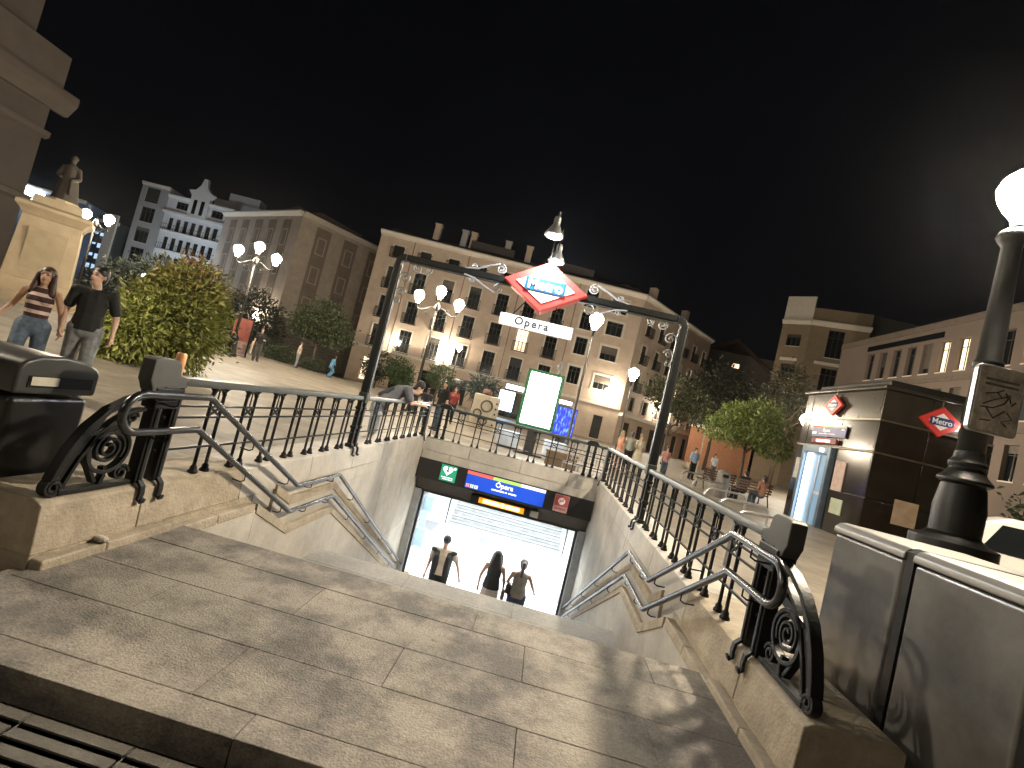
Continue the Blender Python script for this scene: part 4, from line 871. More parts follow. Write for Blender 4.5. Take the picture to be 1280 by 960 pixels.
def window(parent, u, v, w, h, style="tall", lit=None, rev=.2, fm=None, pane_m=None):
    """window unit whose lower left corner is (u, v) in the facade's frame: surround (the part) with pane, bars and balcony below it"""
    key = (round(w, 2), round(h, 2), style, rev, fm.name if fm else "")
    if key not in WM:
        m = MB(); s = .13 if style in ("tall", "balcony", "plain") else (.24 if style == "wide" else .04); d = -.05
        if style != "bare":
            m.bx(-s, 0, d, .02, -.02, h + s); m.bx(w, w + s, d, .02, -.02, h + s); m.bx(0, w, d, .02, h, h + s); m.bx(-s - .05, w + s + .05, d - .06, .02, -.12, -.02)
        else: m.bx(-.03, w + .03, -.03, .02, -.08, 0)
        a = m.build("window", fm or (MATS["tan_render"] if style == "plain" else trim), parent); me = a.data
        p = MB(); p.bx(0, w, rev, rev + .03, 0, h); pb = p.build("pane", glassd, a).data
        q = MB(); nb_ = 3 if w > 1.25 else 2
        for k in range(nb_ + 1): x = (w - .06) * k / nb_; q.bx(x, x + .06, rev - .05, rev, 0, h)
        q.bx(0, w, rev - .05, rev, h - .06, h); q.bx(0, w, rev - .05, rev, h * .72, h * .72 + .05)
        qb = q.build("sash", mat("sash_dark", (.05, .045, .04), .6), a).data
        bb = None
        if style in ("balcony", "tall"):
            r = MB(); dp = .42 if style == "balcony" else .10; e = .22
            if style == "balcony": r.bx(-e, w + e, -dp, -.05, -.14, -.06)
            for zz in (.02, .95): r.bx(-e, w + e, -dp, -dp + .04, zz, zz + .06); r.bx(-e, -e + .03, -dp, -.05, zz, zz + .035); r.bx(w + e - .03, w + e, -dp, -.05, zz, zz + .035)
            for k in range(int((w + 2 * e) / .14) + 1): r.bx(-e + k * .14, -e + k * .14 + .05, -dp + .004, -dp + .03, .02, .95)
            bb = r.build("balcony", iron, a).data
        WM[key] = (me, pb, qb, bb); a.location = (u, 0, v)
        if not lit: blind(a, w, h, rev)
        if lit:
            pn = [c for c in a.children if c.name.startswith("pane")][0]; pn.data = pb.copy(); pn.data.materials.clear(); pn.data.materials.append(lit)
        return a
    me, pb, qb, bb = WM[key]; a = link("window", me, parent); a.location = (u, 0, v)
    p = link("pane", pb, a); link("sash", qb, a)
    if lit: p.data = pb.copy(); p.data.materials.clear(); p.data.materials.append(lit)
    if bb: link("balcony", bb, a)
    if not lit: blind(a, w, h, rev)
    return a
def facade(parent_name, label, A, B, z0, z1, depth, wins, m, cornice=.5, group=None, rev=.2, extra=None, cm=None, cat="building"):
    A = Vector((*A, 0)); B = Vector((*B, 0)); e = (B - A); L = e.length; a = math.atan2(e.y, e.x)
    t = thing(parent_name, label, cat, (A.x, A.y, 0), a, group)
    w = wall_grid(L, z0, z1, [(x[0], x[0] + x[2], x[1], x[1] + x[3]) for x in wins], rev + .03); 
    # closed volume behind the front
    w.add([(0, 0, z0), (0, depth, z0), (L, depth, z0), (L, 0, z0), (0, 0, z1), (0, depth, z1), (L, depth, z1), (L, 0, z1)], [(0, 4, 5, 1), (1, 5, 6, 2), (2, 6, 7, 3), (4, 7, 6, 5)])
    w.build("wall", m, t)
    for x in wins: window(t, *x[:4], style=x[4], lit=x[5] if len(x) > 5 else None, rev=rev)
    if cornice:
        c = MB(); c.prism([(-cornice, z1 - .02), (-cornice, z1 - .16), (-.12, z1 - .5), (.0, z1 - .5), (.0, z1 + .03), (-cornice + .04, z1 + .03)], 'x', -.02, L + .02); c.build("cornice", cm or trim, t)
    if extra: extra(t, L)
    return t
pink = mat("pink_render", (.60, .48, .38), .85, 0, .12, .7, .08, 8, stain=.12)
tanr = mat("tan_render", (.50, .42, .345), .85, 0, .12, .7, .08, 8, stain=.15)
grey_r = mat("grey_render", (.40, .40, .41), .85, 0, .1, .7)
roofm = mat("roof_tile", (.10, .065, .05), .9, 0, .4, 5, .4, 14)
litwarm = emit("lit_warm", (1, .72, .45), 1.1); litwhite = emit("lit_white", (.8, .92, 1), 2.0)
wins = []
cols = [2.35, 5.5, 8.8, 12.0, 15.2, 18.35, 21.65]
for i, u in enumerate(cols):
    wins.append((u - .62, 14.75, 1.24, 1.35, "balcony"))
    wins.append((u - .66, 11.15, 1.32, 2.45, "balcony"))
    wins.append((u - .66, 7.75, 1.32, 2.45, "balcony", litwarm if i == 5 else None) if True else None)
    wins.append((u - .68, 4.36, 1.36, 2.5, "balcony"))
    if i not in (0,): wins.append((u - .95 + .4, .1, 2.2, 2.95, "bare"))
wins.append((1.5, .4, 1.1, 2.6, "bare", litwarm))
for r_, z in ((0, 14.5), (1, 9.0), (2, 5.6), (3, 11.9)):
    wins.append((24.35, z, 1.35, 1.95, "wide")); wins.append((27.4, z + .1, 1.85, 1.55, "wide"))
wins.append((24.3, .2, 1.6, 2.7, "bare")); wins.append((28.3, .2, 1.1, 2.6, "bare"))
def pink_extra(t, L):
    b = MB(); b.bx(0, L, -.14, .0, 3.95, 4.25); b.build("band", trim, t)
    b = MB(); b.bx(-.0, L, -.10, .0, -.6, .12); b.build("plinth", limestone, t)
    r = MB(); r.prism([(.0, 17.45), (3.2, 18.9), (8, 18.9), (8, 17.45)], 'x', .3, L - .3); r.build("roof", roofm, t)
    for k, u in enumerate((5.2, 8.5, 9.6, 13.8, 16.4)):
        c = MB(); c.bx(u, u + .7, 2.2, 3.0, 18.2, 20.3); c.bx(u - .08, u + .78, 2.1, 3.1, 20.3, 20.45); c.build("chimney", [pink, grey_r][k % 2], t)
    for u in (9.9, 19.6): 
        d = MB(); d.bx(u, u + 5.2, 1.6, 4.2, 18.4, 19.3); d.build("roof_terrace", mat("terrace_dark", (.07, .06, .055), .8), t)
    for u in (4.0, 10.4, 16.8, 23.4): MB().tube([(u, -.06, .2), (u, -.06, 17.0)], .05, 6).build("drainpipe", mat("drainpipe", (.22, .16, .12), .6), t)
pkA, pkB = (-22.33, 52.34), (8.60, 54.82)
facade("apartment_building", "long pink five-storey apartment building with iron balconies behind the arch", pkA, pkB, -.7, 17.4, 12, wins, pink, .55, extra=pink_extra)
wins = []
for k in range(6):
    u = 1.6 + k * 3.1
    for z in (13.2, 9.9, 6.6): wins.append((u, z, 1.1, 2.1, "balcony"))
    wins.append((u, 4.2, 1.1, 1.6, "plain")); wins.append((u - .1, .0, 1.4, 2.8, "bare"))
def pk2(t, L):
    b = MB(); b.bx(0, L, -.5, .0, 3.35, 3.75); b.build("canopy_band", trim, t)
    r = MB(); r.prism([(.0, 17.45), (3.2, 18.9), (8, 18.9), (8, 17.45)], 'x', .3, L); r.build("roof", roofm, t)
    for u in (4, 13): MB().bx(u, u + .8, 1.5, 2.3, 17.8, 19.8).build("chimney", pink, t)
facade("apartment_building", "receding pink wing of the corner block, lit by wall lanterns, right of the arch", (8.60, 54.82), (21.0, 69.2), -.7, 17.4, 10, wins, pink, .5, extra=pk2)
# corner block with painted pilasters
darks = mat("painted_shade", (.17, .135, .105), .85, 0, .35, .9, col2=(.26, .21, .17)); stoneb = mat("rustic_stone", (.26, .23, .19), .85, 0, .25, 2, .4, 6)
def strips(n, L, m0=1.2):
    p = (L - m0 * 2) / n; return [m0 + p * k + p * .22 for k in range(n)], p
def corner_extra(us, p):
    def f(t, L):
        for u in us:
            MB().bx(u, u + p * .52, -.03, 0, 6.0, 17.2).build("painted_panel", darks, t)
        for k in range(14):
            MB().bx(-.12, L + .12, -.14 - .02 * (k % 2), 0, -.6 + k * .42, -.6 + k * .42 + .38).build("rustic_course", stoneb, t)
        MB().bx(0, L, -.22, 0, 5.35, 5.7).build("band", trim, t)
        MB().prism([(.0, 18.2), (2.6, 19.2), (9, 19.2), (9, 18.2)], 'x', .3, L - .3).build("roof", roofm, t)
    return f
for (A, B, n, lab) in (((-49.63, 63.06), (-33.27, 54.47), 5, "left face of the five-storey corner block with painted pilasters, facing the branched lamp"), ((-33.27, 54.47), (-25.3, 65.6), 3, "right face of the five-storey corner block with painted pilasters, above the round tree")):
    L = math.dist(A, B); us, p = strips(n, L); wins = []
    for u in us:
        for z in (6.4, 10.3, 14.0): wins.append((u + p * .26 - .45, z, .9, 1.9, "plain"))
        wins.append((u + p * .26 - .6, .2, 1.3, 3.4, "bare"))
    facade("corner_building", lab, A, B, -.7, 18.15, 8, wins, tanr, .6, extra=corner_extra(us, p), group="faces of the corner block")
# white balconied block with a gable, grey stair tower
wins = []
for z in (15.4, 12.3, 9.3, 6.3):
    for k in range(7): wins.append((.9 + k * 1.2, z, .72, 2.0, "bare"))
for u in (2.3, 8.0): wins.append((u - .9, 19.0, 1.9, 1.2, "bare"))
def wh_extra(t, L):
    for z in (15.3, 12.2, 9.2, 6.2):
        MB().bx(.4, L - .8, -.6, 0, z - .25, z - .05).build("balcony_slab", white, t)
        m = MB()
        for k in range(28): m.bx(.45 + k * .315, .45 + k * .315 + .03, -.58, -.55, z - .05, z + .85)
        m.bx(.4, L - .8, -.58, -.54, z + .85, z + .9); m.build("balcony_railing", iron, t)
    g = MB(); g.prism([(3.6, 18.2), (6.6, 18.2), (6.6, 21.6), (7.2, 22.3), (6.3, 22.6), (5.7, 23.4), (5.5, 24.6), (4.9, 24.6), (4.6, 23.4), (4.0, 22.6), (3.0, 22.4), (3.6, 21.6)], 'y', -.35, .2); g.build("gable", white, t)
    for u in (4.2, 5.4): MB().bx(u, u + .55, -.38, -.34, 18.7, 21.0).build("gable_window", glassd, t)
    MB().bx(-.1, L + .1, -.45, 0, 18.0, 18.35).build("cornice_band", white, t)
    MB().bx(8.5, 13.5, 1.0, 3.0, 21.0, 23.8).build("roof_house", grey_r, t); MB().bx(6.5, 14, .8, 1.0, 21.0, 22.4).build("parapet", grey_r, t)
facade("white_building", "white balconied block with a small ornate gable, in the distance on the left", (-65.1, 69.97), (-54.4, 70.9), -.7, 21.0, 12, wins, mat("cool_white", (.70, .72, .76), .8, 0, .1, .8), .3, extra=wh_extra, cm=white)
facade("stair_tower", "narrow grey tower with large dark windows left of the white balconied block", (-69.6, 69.6), (-65.15, 69.95), -.7, 22.0, 10, [(.8, z, 2.2, 2.4, "bare") for z in (5.8, 9.1, 12.4, 15.7, 18.9)], grey_r, .3)
# brightly lit shop block glimpsed behind the statue
def lit_extra(t, L):
    MB().bx(.5, 3.0, -.3, 0, 13.5, 15.6).build("light_box", emit("cool_sign", (.75, .88, 1), 14), t); MB().bx(3.6, 4.6, -.3, 0, 13.6, 15.2).build("light_box", emit("cool_sign", (.75, .88, 1), 14), t)
    MB().bx(3.0, 3.4, -.3, 0, 10.5, 14).build("light_strip", emit("cool_sign2", (.7, .85, 1), 5), t); MB().bx(-1, 2.2, -.8, 0, 7.5, 8.6).build("awning", mat("green_awning", (.08, .35, .18), .7), t)
    for k in range(8):
        MB().bx(4.0 + (k % 3) * .9, 4.3 + (k % 3) * .9, -.3, 0, 9 + k * .45, 9.3 + k * .45).build("light_strip", emit("cool_sign2", (.7, .85, 1), 5), t)
facade("shop_building", "building with bright white signs showing between the theatre and the statue", (-83, 62.5), (-74, 66), -.7, 16, 8, [], mat("blue_grey", (.14, .19, .28), .7), .2, extra=lit_extra)
def glassy(t, L):
    for k in range(16): MB().bx(.6 + (k % 4) * 1.0, 1.1 + (k % 4) * 1.0, -.1, 0, 6.5 + (k // 4) * 1.7 + random.uniform(0, .6), 7.3 + (k // 4) * 1.7).build("lit_pane", emit("pane_cool", (.45, .65, .9), random.choice([.5])), t)
    MB().bx(4.4, 6.0, -.3, 0, -.7, 15.6).build("pier", trim, t)
facade("glass_front", "arched glass front with scattered lit panes behind the pedestal lamp", (-77.5, 69.5), (-71.2, 69.3), -.7, 14.5, 6, [], mat("dark_front", (.05, .06, .07), .3), .1, extra=glassy)
# theatre corner on the far left
wins = [(k * 6.1 + 2.6, z, 2.0, h, "wide") for k in range(6) for z, h in ((2.0, 4.3), (10.6, 3.4))]
thst = mat("theatre_trim", (.16, .135, .115), .85, 0, .15, .6)
def th_extra(t, L):
    MB().prism([(-1.05, 17.1), (-1.05, 16.6), (-.4, 15.6), (0, 15.6), (0, 17.3), (-1.0, 17.3)], 'x', -.6, L + 1.05).build("main_cornice", thst, t)
    MB().prism([(-.35, 13.8), (-.35, 13.4), (0, 13.2), (0, 13.9)], 'x', -.1, L + .3).build("string_course", thst, t)
    MB().prism([(-.35, 8.4), (-.35, 8.0), (0, 7.8), (0, 8.5)], 'x', -.1, L + .3).build("string_course", thst, t)
    MB().bx(0, L - 1.3, 1.4, 8, 17.2, 30).build("upper_storey", thst, t)
    MB().bx(-.2, L + .2, -.35, .0, 17.3, 20.1).build("parapet", thst, t)
facade("theatre", "dark stone theatre corner with heavy cornices at the far left edge", (-43.6, -5.0), (-43.6, 34.3), -.7, 17.2, 20, wins, mat("theatre_stone", (.13, .11, .095), .85, 0, .15, .6, .1, 5), 0, extra=th_extra)
# tower with chamfered corner and modern wing on the right
brick = mat("tan_brick", (.25, .19, .125), .85, 0, .15, 2, .1, 20)
def tw_extra(pl):
    def f(t, L):
        MB().bx(0, L, -.02, .3, 20.5, 22.2 if pl else 23.6).build("parapet", brick if pl else trim, t)
        for z in (15.3, 11.2): MB().bx(L * .18, L * .78, -.22, 0, z, z + .35).build("window_ledge", trim, t)
    return f
facade("tower_block", "front face of the tan brick corner tower, above the dark kiosk", (29.6, 60.5), (35.4, 58.6), -.7, 20.5, 8, [(2.0, 16.3, 1.7, 3.4, "bare"), (2.0, 12.0, 1.7, 3.0, "bare"), (2.2, 7.9, 1.6, 2.3, "bare", litwhite)], brick, .7, extra=tw_extra(True))
facade("tower_block", "narrow chamfered face of the tan brick corner tower with a half-round window", (27.2, 62.6), (29.6, 60.5), -.7, 20.5, 6, [(.8, 17.2, 1.6, 1.5, "bare"), (.8, 13.1, 1.6, 1.8, "bare"), (1.1, 8.9, .8, 1.5, "bare", litwhite)], brick, .4, extra=tw_extra(False))
MBx = MB(); MBx.bx(35.6, 44, 60, 66, 12, 22.6); MBx.build("plant_house", mat("plant_grey", (.09, .09, .085), .8), None, cat="building", label="dark grey rooftop block with antennas right of the tan tower", loc=(40, 63, 12))
wins = []
lit_i = {5: litwarm, 6: litwarm, 7: litwarm, 9: emit("lit_hot", (1, .68, .42), 1.8), 10: emit("lit_hot", (1, .68, .42), 1.8), 11: emit("lit_hot", (1, .68, .42), 1.8)}
for k in range(18):
    u = 4.2 + k * 1.62
    wins.append((u, 11.5, .92, 2.4, "bare", lit_i.get(k))); wins.append((u, 7.9, .92, 2.35, "bare")); wins.append((u, 4.2, .92, 2.2, "bare"))
def rw_extra(t, L):
    MB().bx(4, 12.5, -.04, 0, 14.2, 14.65).build("roof_slot", glassd, t)
    MB().bx(0, L, -.10, 0, 10.75, 11.1).build("band", mat("band_brown", (.165, .13, .105), .8), t); MB().bx(0, L, -.10, 0, 7.1, 7.45).build("band", mat("band_brown", (.165, .13, .105), .8), t)
facade("office_building", "long brown office wing with narrow upright windows, some lit, along the right-hand street", (28, 50), (28, 14), -.7, 15.5, 12, wins, mat("brown_render", (.18, .14, .115), .85, 0, .1, .8), .12, rev=.3, extra=rw_extra, cm=mat("band_brown", (.165, .13, .105), .8))
facade("gable_house", "plain gabled house end with one tiny lit window, beyond the right-hand trees", (24.5, 82.5), (36, 80.5), -.7, 19, 10, [(4.4, 16.6, 1.2, .8, "bare", litwarm)], mat("dull_render", (.17, .145, .12), .9), 0,
       extra=lambda t, L: MB().prism([(-.2, 19), (L + .2, 15.5), (L + .2, 15.2), (-.2, 15.2)] if False else [(-.3, 19.0), (4.5, 21.5), (L + .3, 16.2), (L + .3, 15.6), (4.5, 20.7), (-.3, 18.6)], 'y', -.4, 8).build("roof", roofm, t))
facade("street_wall", "low orange wall at the end of the pink wing", (20, 66), (27, 63), -.7, 5.2, 4, [], mat("orange_render", (.42, .20, .11), .85), .2)
# wall lanterns on the facades
def lantern(p, lab, sc=2.0, n=(0, -1)):
    t = thing("wall_lantern", lab, "lantern", (p[0], p[1], p[2]), math.atan2(n[1], n[0]) + PI / 2, "lanterns on the facades")
    o = MB().lathe([(.05, -.30), (.14, .12), (.16, .14), (.05, .26)], 6).build("lantern_glass", emit("lantern_glow", WARM, 130), t); o.location = (0, -.65, 0); o.scale = (sc, sc, sc)
    MB().tube([(0, 0, -.5), (0, -.3, -.8), (0, -.65, -.62)], .04, 6).build("bracket", iron, t)
lantern((-36.0, 55.8, 4.6), "wall lantern on the corner block behind the branched lamp", 2.2, (-.46, -.88))
lantern((-12.1, 53.1, 5.6), "wall lantern on the pink facade left of the globe lamps", 2.2)
lantern((7.0, 54.6, 5.7), "bright wall lantern where the pink facade turns the corner", 1.9)
lantern((14.4, 61.6, 5.6), "wall lantern on the receding pink wing, seen beside the arch post", 2.6, (.75, -.65))
lantern((-17.5, 52.6, 5.4), "small wall lantern near the left end of the pink facade", 1.2)
# shop fronts in the base of the pink building
def shop(lab, u, w, m_, z0=.3, h=2.2, nm="shop_window"):
    e = Vector((pkB[0] - pkA[0], pkB[1] - pkA[1], 0)).normalized(); p = Vector((*pkA, 0)) + e * u
    t = thing(nm, lab, "shop sign", (p.x, p.y - .35, z0), math.atan2(e.y, e.x))
    MB().bx(0, w, -.12, 0, 0, h).build("lit_face", m_, t, bevel=.05); MB().bx(-.1, w + .1, -.06, .02, -.1, h + .1).build("frame", darkm, t)
shop("glaring bluish shop light left of the green-framed poster", 17.5, 1.7, emit("blue_white", (.35, .68, 1), 6), .8, 2.2)
shop("white lettered strip over the glaring shop light", 18.0, 2.6, emit("strip_white", (.85, .93, 1), 5), 3.3, .5)
shop("white lettered strip over the dark bar window at the right of the poster", 23.4, 2.2, emit("strip_white", (.85, .93, 1), 5), 3.1, .4)
sb = thing("video_screen", "blue glowing screen with white streaks right of the green-framed poster", "screen", (1.72, 28.2, GZ), -.05)
MB().bx(-.62, .62, 0, .15, .55, 2.25).build("screen_case", darkm, sb); sm_ = bpy.data.materials.new("screen_blue"); sm_.use_nodes = True
nt = sm_.node_tree; b = nt.nodes["Principled BSDF"]; tcn = nt.nodes.new("ShaderNodeTexCoord"); mp = nt.nodes.new("ShaderNodeMapping"); mp.inputs["Scale"].default_value = (7, 1, 2.2); nn = nt.nodes.new("ShaderNodeTexNoise"); nn.inputs["Scale"].default_value = 1.3
b.inputs["Base Color"].default_value = (.005, .005, .01, 1); rr = nt.nodes.new("ShaderNodeValToRGB"); rr.color_ramp.elements[0].position = .50; rr.color_ramp.elements[0].color = (.0, .02, .75, 1); rr.color_ramp.elements[1].position = .72; rr.color_ramp.elements[1].color = (.35, .8, 1, 1)
nt.links.new(tcn.outputs["Object"], mp.inputs["Vector"]); nt.links.new(mp.outputs["Vector"], nn.inputs["Vector"]); nt.links.new(nn.outputs["Fac"], rr.inputs["Fac"]); nt.links.new(rr.outputs["Color"], b.inputs["Emission Color"]); b.inputs["Emission Strength"].default_value = .6
MB().bx(-.58, .58, -.01, 0, .59, 2.21).build("screen_face", sm_, sb); MB().bx(-.3, .3, 0, .14, 0, .55).build("screen_foot", darkm, sb)

# ---------------------------------------------------------------- green-framed poster stand
ad = thing("poster_stand", "green-framed advertising stand with a blank glowing white poster, beyond the back railing", "poster stand", (.22, 17.03, GZ), .045)
gfm = mat("poster_green", (.03, .26, .10), .4)
for (x0, x1, z0, z1) in ((-.66, -.54, .95, 3.0), (.54, .66, .95, 3.0), (-.54, .54, 2.90, 3.0), (-.54, .54, .95, 1.06)): MB().bx(x0, x1, -.08, .12, z0, z1).build("frame_bar", gfm, ad, bevel=.02)
MB().bx(-.54, .54, -.04, .08, 1.06, 2.90).build("poster", emit("poster_white", (.97, 1, .98), 9), ad)
MB().bx(-.18, .18, -.06, .10, 0, .95).build("foot", darkm, ad, bevel=.02); MB().bx(-.5, .5, -.25, .25, 0, .05).build("foot_plate", darkm, ad)
m = MB(); m.lathe([(.05, 3.0), (.09, 3.08), (.05, 3.14), (.12, 3.22), (.12, 3.32), (.05, 3.42), (.03, 3.5)], 10, (.42, .02, 0)); m.build("finial", grey_r, ad, smooth=True)

# ---------------------------------------------------------------- dark metro lift kiosk
kst = mat("kiosk_stone", (.022, .017, .012), .14, 0, .35, 1.5, .02, 3, spec=.6); ksteel = mat("kiosk_band", (.05, .043, .032), .25, .3, .2, 2)
kk = thing("metro_kiosk", "dark polished metro lift kiosk with two red diamond signs on the right of the plaza", "kiosk", (12.2, 17.6, GZ))
x0, x1, y0, y1 = 10.5, 13.75, 15.45, 19.8
MB().bx(x0 + .06, x1 - .06, y0 + .06, y1 - .06, -.14, 4.75).build("core", darkm, kk, world=True)
MB().bx(x0 - .12, x1 + .12, y0 - .12, y1 + .12, 4.72, 4.86).build("roof_edge", ksteel, kk, world=True, bevel=.03)
MB().bx(x0 + .25, x1 - .25, y0 + .25, y1 - .25, 4.86, 5.10).build("roof", darkm, kk, world=True, bevel=.03)
# long facing panels: left face (towards -X) and front (towards -Y)
for (za, zb, nm, mm) in ((3.78, 4.70, "fascia_panel", ksteel), (2.78, 3.72, "upper_panel", kst), (1.35, 2.70, "lower_panel", kst), (-.12, 1.30, "base_panel", kst)):
    for a, b_ in ((15.47, 17.25), (17.27, 19.3), (19.32, 19.8)):
        if nm in ("lower_panel", "base_panel") and a > 17.2 and a < 19: continue
        MB().bx(x0 - .02, x0 + .05, a, b_ - .02, za, zb).build(nm, mm, kk, world=True, bevel=.006)
    for a, b_ in ((10.48, 11.9), (11.92, 12.75), (12.77, 13.77)): MB().bx(a, b_ - .02, y0 - .02, y0 + .05, za, zb).build(nm, mm, kk, world=True, bevel=.006)
for z in (3.75, 2.74): 
    MB().bx(x0 - .07, x0 + .02, y0 - .07, y1, z - .025, z + .025).build("edge_strip", mat("brass_strip", (.20, .165, .11), .35, .6), kk, world=True); MB().bx(x0 + .02, x1, y0 - .07, y0, z - .025, z + .025).build("edge_strip", mat("brass_strip", (.20, .165, .11), .35, .6), kk, world=True)
# lift portal
pm = mat("portal_blue", (.14, .19, .24), .3, .4)
for a, b_ in ((17.36, 17.52), (18.98, 19.14)): MB().bx(x0 - .16, x0 + .05, a, b_, -.14, 2.72).build("portal_jamb", pm, kk, world=True, bevel=.02)
MB().bx(x0 - .16, x0 + .05, 17.52, 18.98, 2.45, 2.72).build("portal_head", pm, kk, world=True, bevel=.02)
MB().bx(x0 - .02, x0 + .02, 17.52, 18.98, -.12, 2.45).build("lift_door", emit("lift_glow", (.16, .28, .42), .22), kk, world=True)
MB().bx(x0 - .08, x0 - .03, 18.55, 18.85, -.10, 2.42).build("light_column", emit("column_white", (.88, .96, 1), 4), kk, world=True)
MB().bx(x0 - .06, x0 - .03, 18.06, 18.12, -.1, 2.4).build("door_frame", alu, kk, world=True); MB().bx(x0 - .06, x0 - .03, 17.56, 17.62, -.1, 2.4).build("door_frame", alu, kk, world=True); MB().bx(x0 - .06, x0 - .03, 17.62, 18.06, 1.0, 1.1).build("door_frame", alu, kk, world=True)
MB().bx(x0 - .19, x0 - .16, 17.75, 17.95, 2.52, 2.64).build("floor_indicator", emit("indicator", (.85, .95, 1), 4), kk, world=True)
MB().bx(x0 - .06, x0 - .03, 16.55, 17.1, 1.3, 2.3).build("notice", mat("notice_pink", (.5, .38, .33), .6), kk, world=True); MB().bx(x0 - .06, x0 - .03, 16.35, 16.95, .55, 1.05).build("notice", mat("notice_green", (.42, .46, .34), .6), kk, world=True)
MB().bx(x0 - .06, x0 - .03, 19.3, 19.6, 1.4, 2.2).build("notice", mat("notice_pale", (.55, .5, .42), .6), kk, world=True)
MB().bx(11.35, 12.05, y0 - .035, y0 - .02, .75, 1.5).build("notice", mat("notice_tan", (.42, .30, .20), .6), kk, world=True); MB().bx(12.95, 13.25, y0 - .035, y0 - .02, .6, 1.15).build("notice", mat("notice_pink", (.5, .38, .33), .6), kk, world=True)
def diamond(x, y, z, rz, lab, s):
    t = thing("metro_sign", lab, "sign", (x, y, z), rz)
    MB().prism([(-.62 * s, 0), (0, -.44 * s), (.62 * s, 0), (0, .44 * s)], 'y', -.10, .0).build("red_frame", red, t, bevel=.01); MB().prism([(-.36 * s, 0), (0, -.25 * s), (.36 * s, 0), (0, .25 * s)], 'y', -.108, -.10).build("white_field", signw, t)
    MB().prism(rrect(.33 * s, .115 * s, .05 * s), 'y', -.118, -.108).build("blue_bar", mat("bar_navy", (.02, .035, .16), .4), t); text("lettering", "Metro", .22 * s, signw, t, T(0, -.12, -.005) @ FRONT, .002, bold=.004)
    MB().tube([(0, -.03, .42 * s), (0, -.03, .75 * s)], .02, 6).build("hanger", mat("brass_strip", (.20, .165, .11), .35, .6), t)
diamond(10.42, 17.75, 4.22, -PI / 2, "small red metro diamond on the lift side of the dark kiosk", .86)
diamond(12.1, 15.38, 4.08, 0, "larger red metro diamond on the front of the dark kiosk, beside the lamp post", 1.05)
kb = thing("station_sign", "small blue station name sign above the lift door of the dark kiosk", "sign", (10.44, 17.85, 3.28), -PI / 2)
MB().bx(-1.0, 1.0, -.03, 0, -.20, .20).build("panel", mat("kiosk_blue", (.05, .06, .22), .4), kb)
for a, b_, nm, c in ((-1, -.42, "red_stripe", (.62, .16, .08)), (-.42, .26, "green_stripe", (.45, .42, .14)), (.26, 1, "white_stripe", (.6, .56, .42))): MB().bx(a, b_, -.034, -.03, .13, .20).build(nm, mat("k_" + nm, c, .5), kb)
text("lettering", "Ópera", .17, signw, kb, T(-.12, -.034, .03) @ FRONT, .002, bold=.003)
m = MB(); m.bx(-.55, .4, -.034, -.03, -.10, -.085); m.bx(-.98, -.72, -.034, -.03, -.12, -.03); m.bx(.74, .9, -.034, -.03, .06, .09); m.build("caption_bar", signw, kb)
kl = thing("led_display", "red glowing message display over the lift door of the dark kiosk", "display", (10.44, 17.95, 2.92), -PI / 2)
MB().bx(-.75, .75, -.08, 0, -.09, .09).build("case", mat("case_red", (.20, .02, .02), .5), kl); MB().bx(-.42, .0, -.09, -.08, -.035, .035).build("text_block", emit("led_red", (1, .3, .25), 7), kl); MB().bx(.06, .40, -.09, -.08, -.035, .035).build("text_block", emit("led_red", (1, .3, .25), 7), kl)
sp = thing("spotlight", "small white spotlight beside the larger red metro diamond", "lamp", (12.85, 15.2, 4.05))
o = MB().lathe([(.03, -.05), (.06, .0), (.06, .05), (.02, .08)], 10).build("bulb", emit("spot_small", (1, .96, .88), 120), sp, smooth=True); MB().tube([(0, .2, .1), (0, .05, .1), (0, 0, .06)], .02, 6).build("arm", iron, sp)

# ---------------------------------------------------------------- plaza furniture
lb = thing("litter_bin", "grey rounded street litter bin left of the benches", "litter bin", (7.9, 19.6, GZ))
m = MB(); m.lathe([(.22, 0), (.24, .03), (.26, .5), (.25, .9), (.22, 1.02), (.13, 1.09)], 16); m.build("body", mat("bin_grey", (.20, .185, .17), .5), lb, smooth=True); MB().bx(-.12, .10, -.265, -.20, .82, .95).build("slot", blackpl, lb)
wood = mat("bench_wood", (.16, .085, .045), .6, 0, .4, 12)
def bench(x, y, rz, lab):
    t = thing("park_bench", lab, "bench", (x, y, GZ), rz, "wooden benches by the tree")
    for k in range(4): MB().bx(-.85, .85, -.42 + k * .11, -.42 + k * .11 + .085, .43, .46).build("seat_slat", wood, t)
    for k in range(4): MB().bx(-.85, .85, .05 + k * .012, .085 + k * .012, .52 + k * .11, .60 + k * .11).build("back_slat", wood, t)
    for s in (-1, 1): MB().tube([(s * .75, -.42, 0), (s * .75, -.40, .43), (s * .75, .02, .43), (s * .75, .10, .95)], .025, 6).build("leg", iron, t); MB().tube([(s * .75, .16, 0), (s * .75, .02, .43)], .025, 6).build("leg", iron, t)
bench(9.45, 20.45, PI + .3, "wooden bench with two people seated on it, under the leafy tree"); bench(8.75, 22.4, PI + .3, "empty wooden bench right behind the grey litter bin")
hoopm = mat("hoop_steel", (.55, .55, .56), .3, .8)
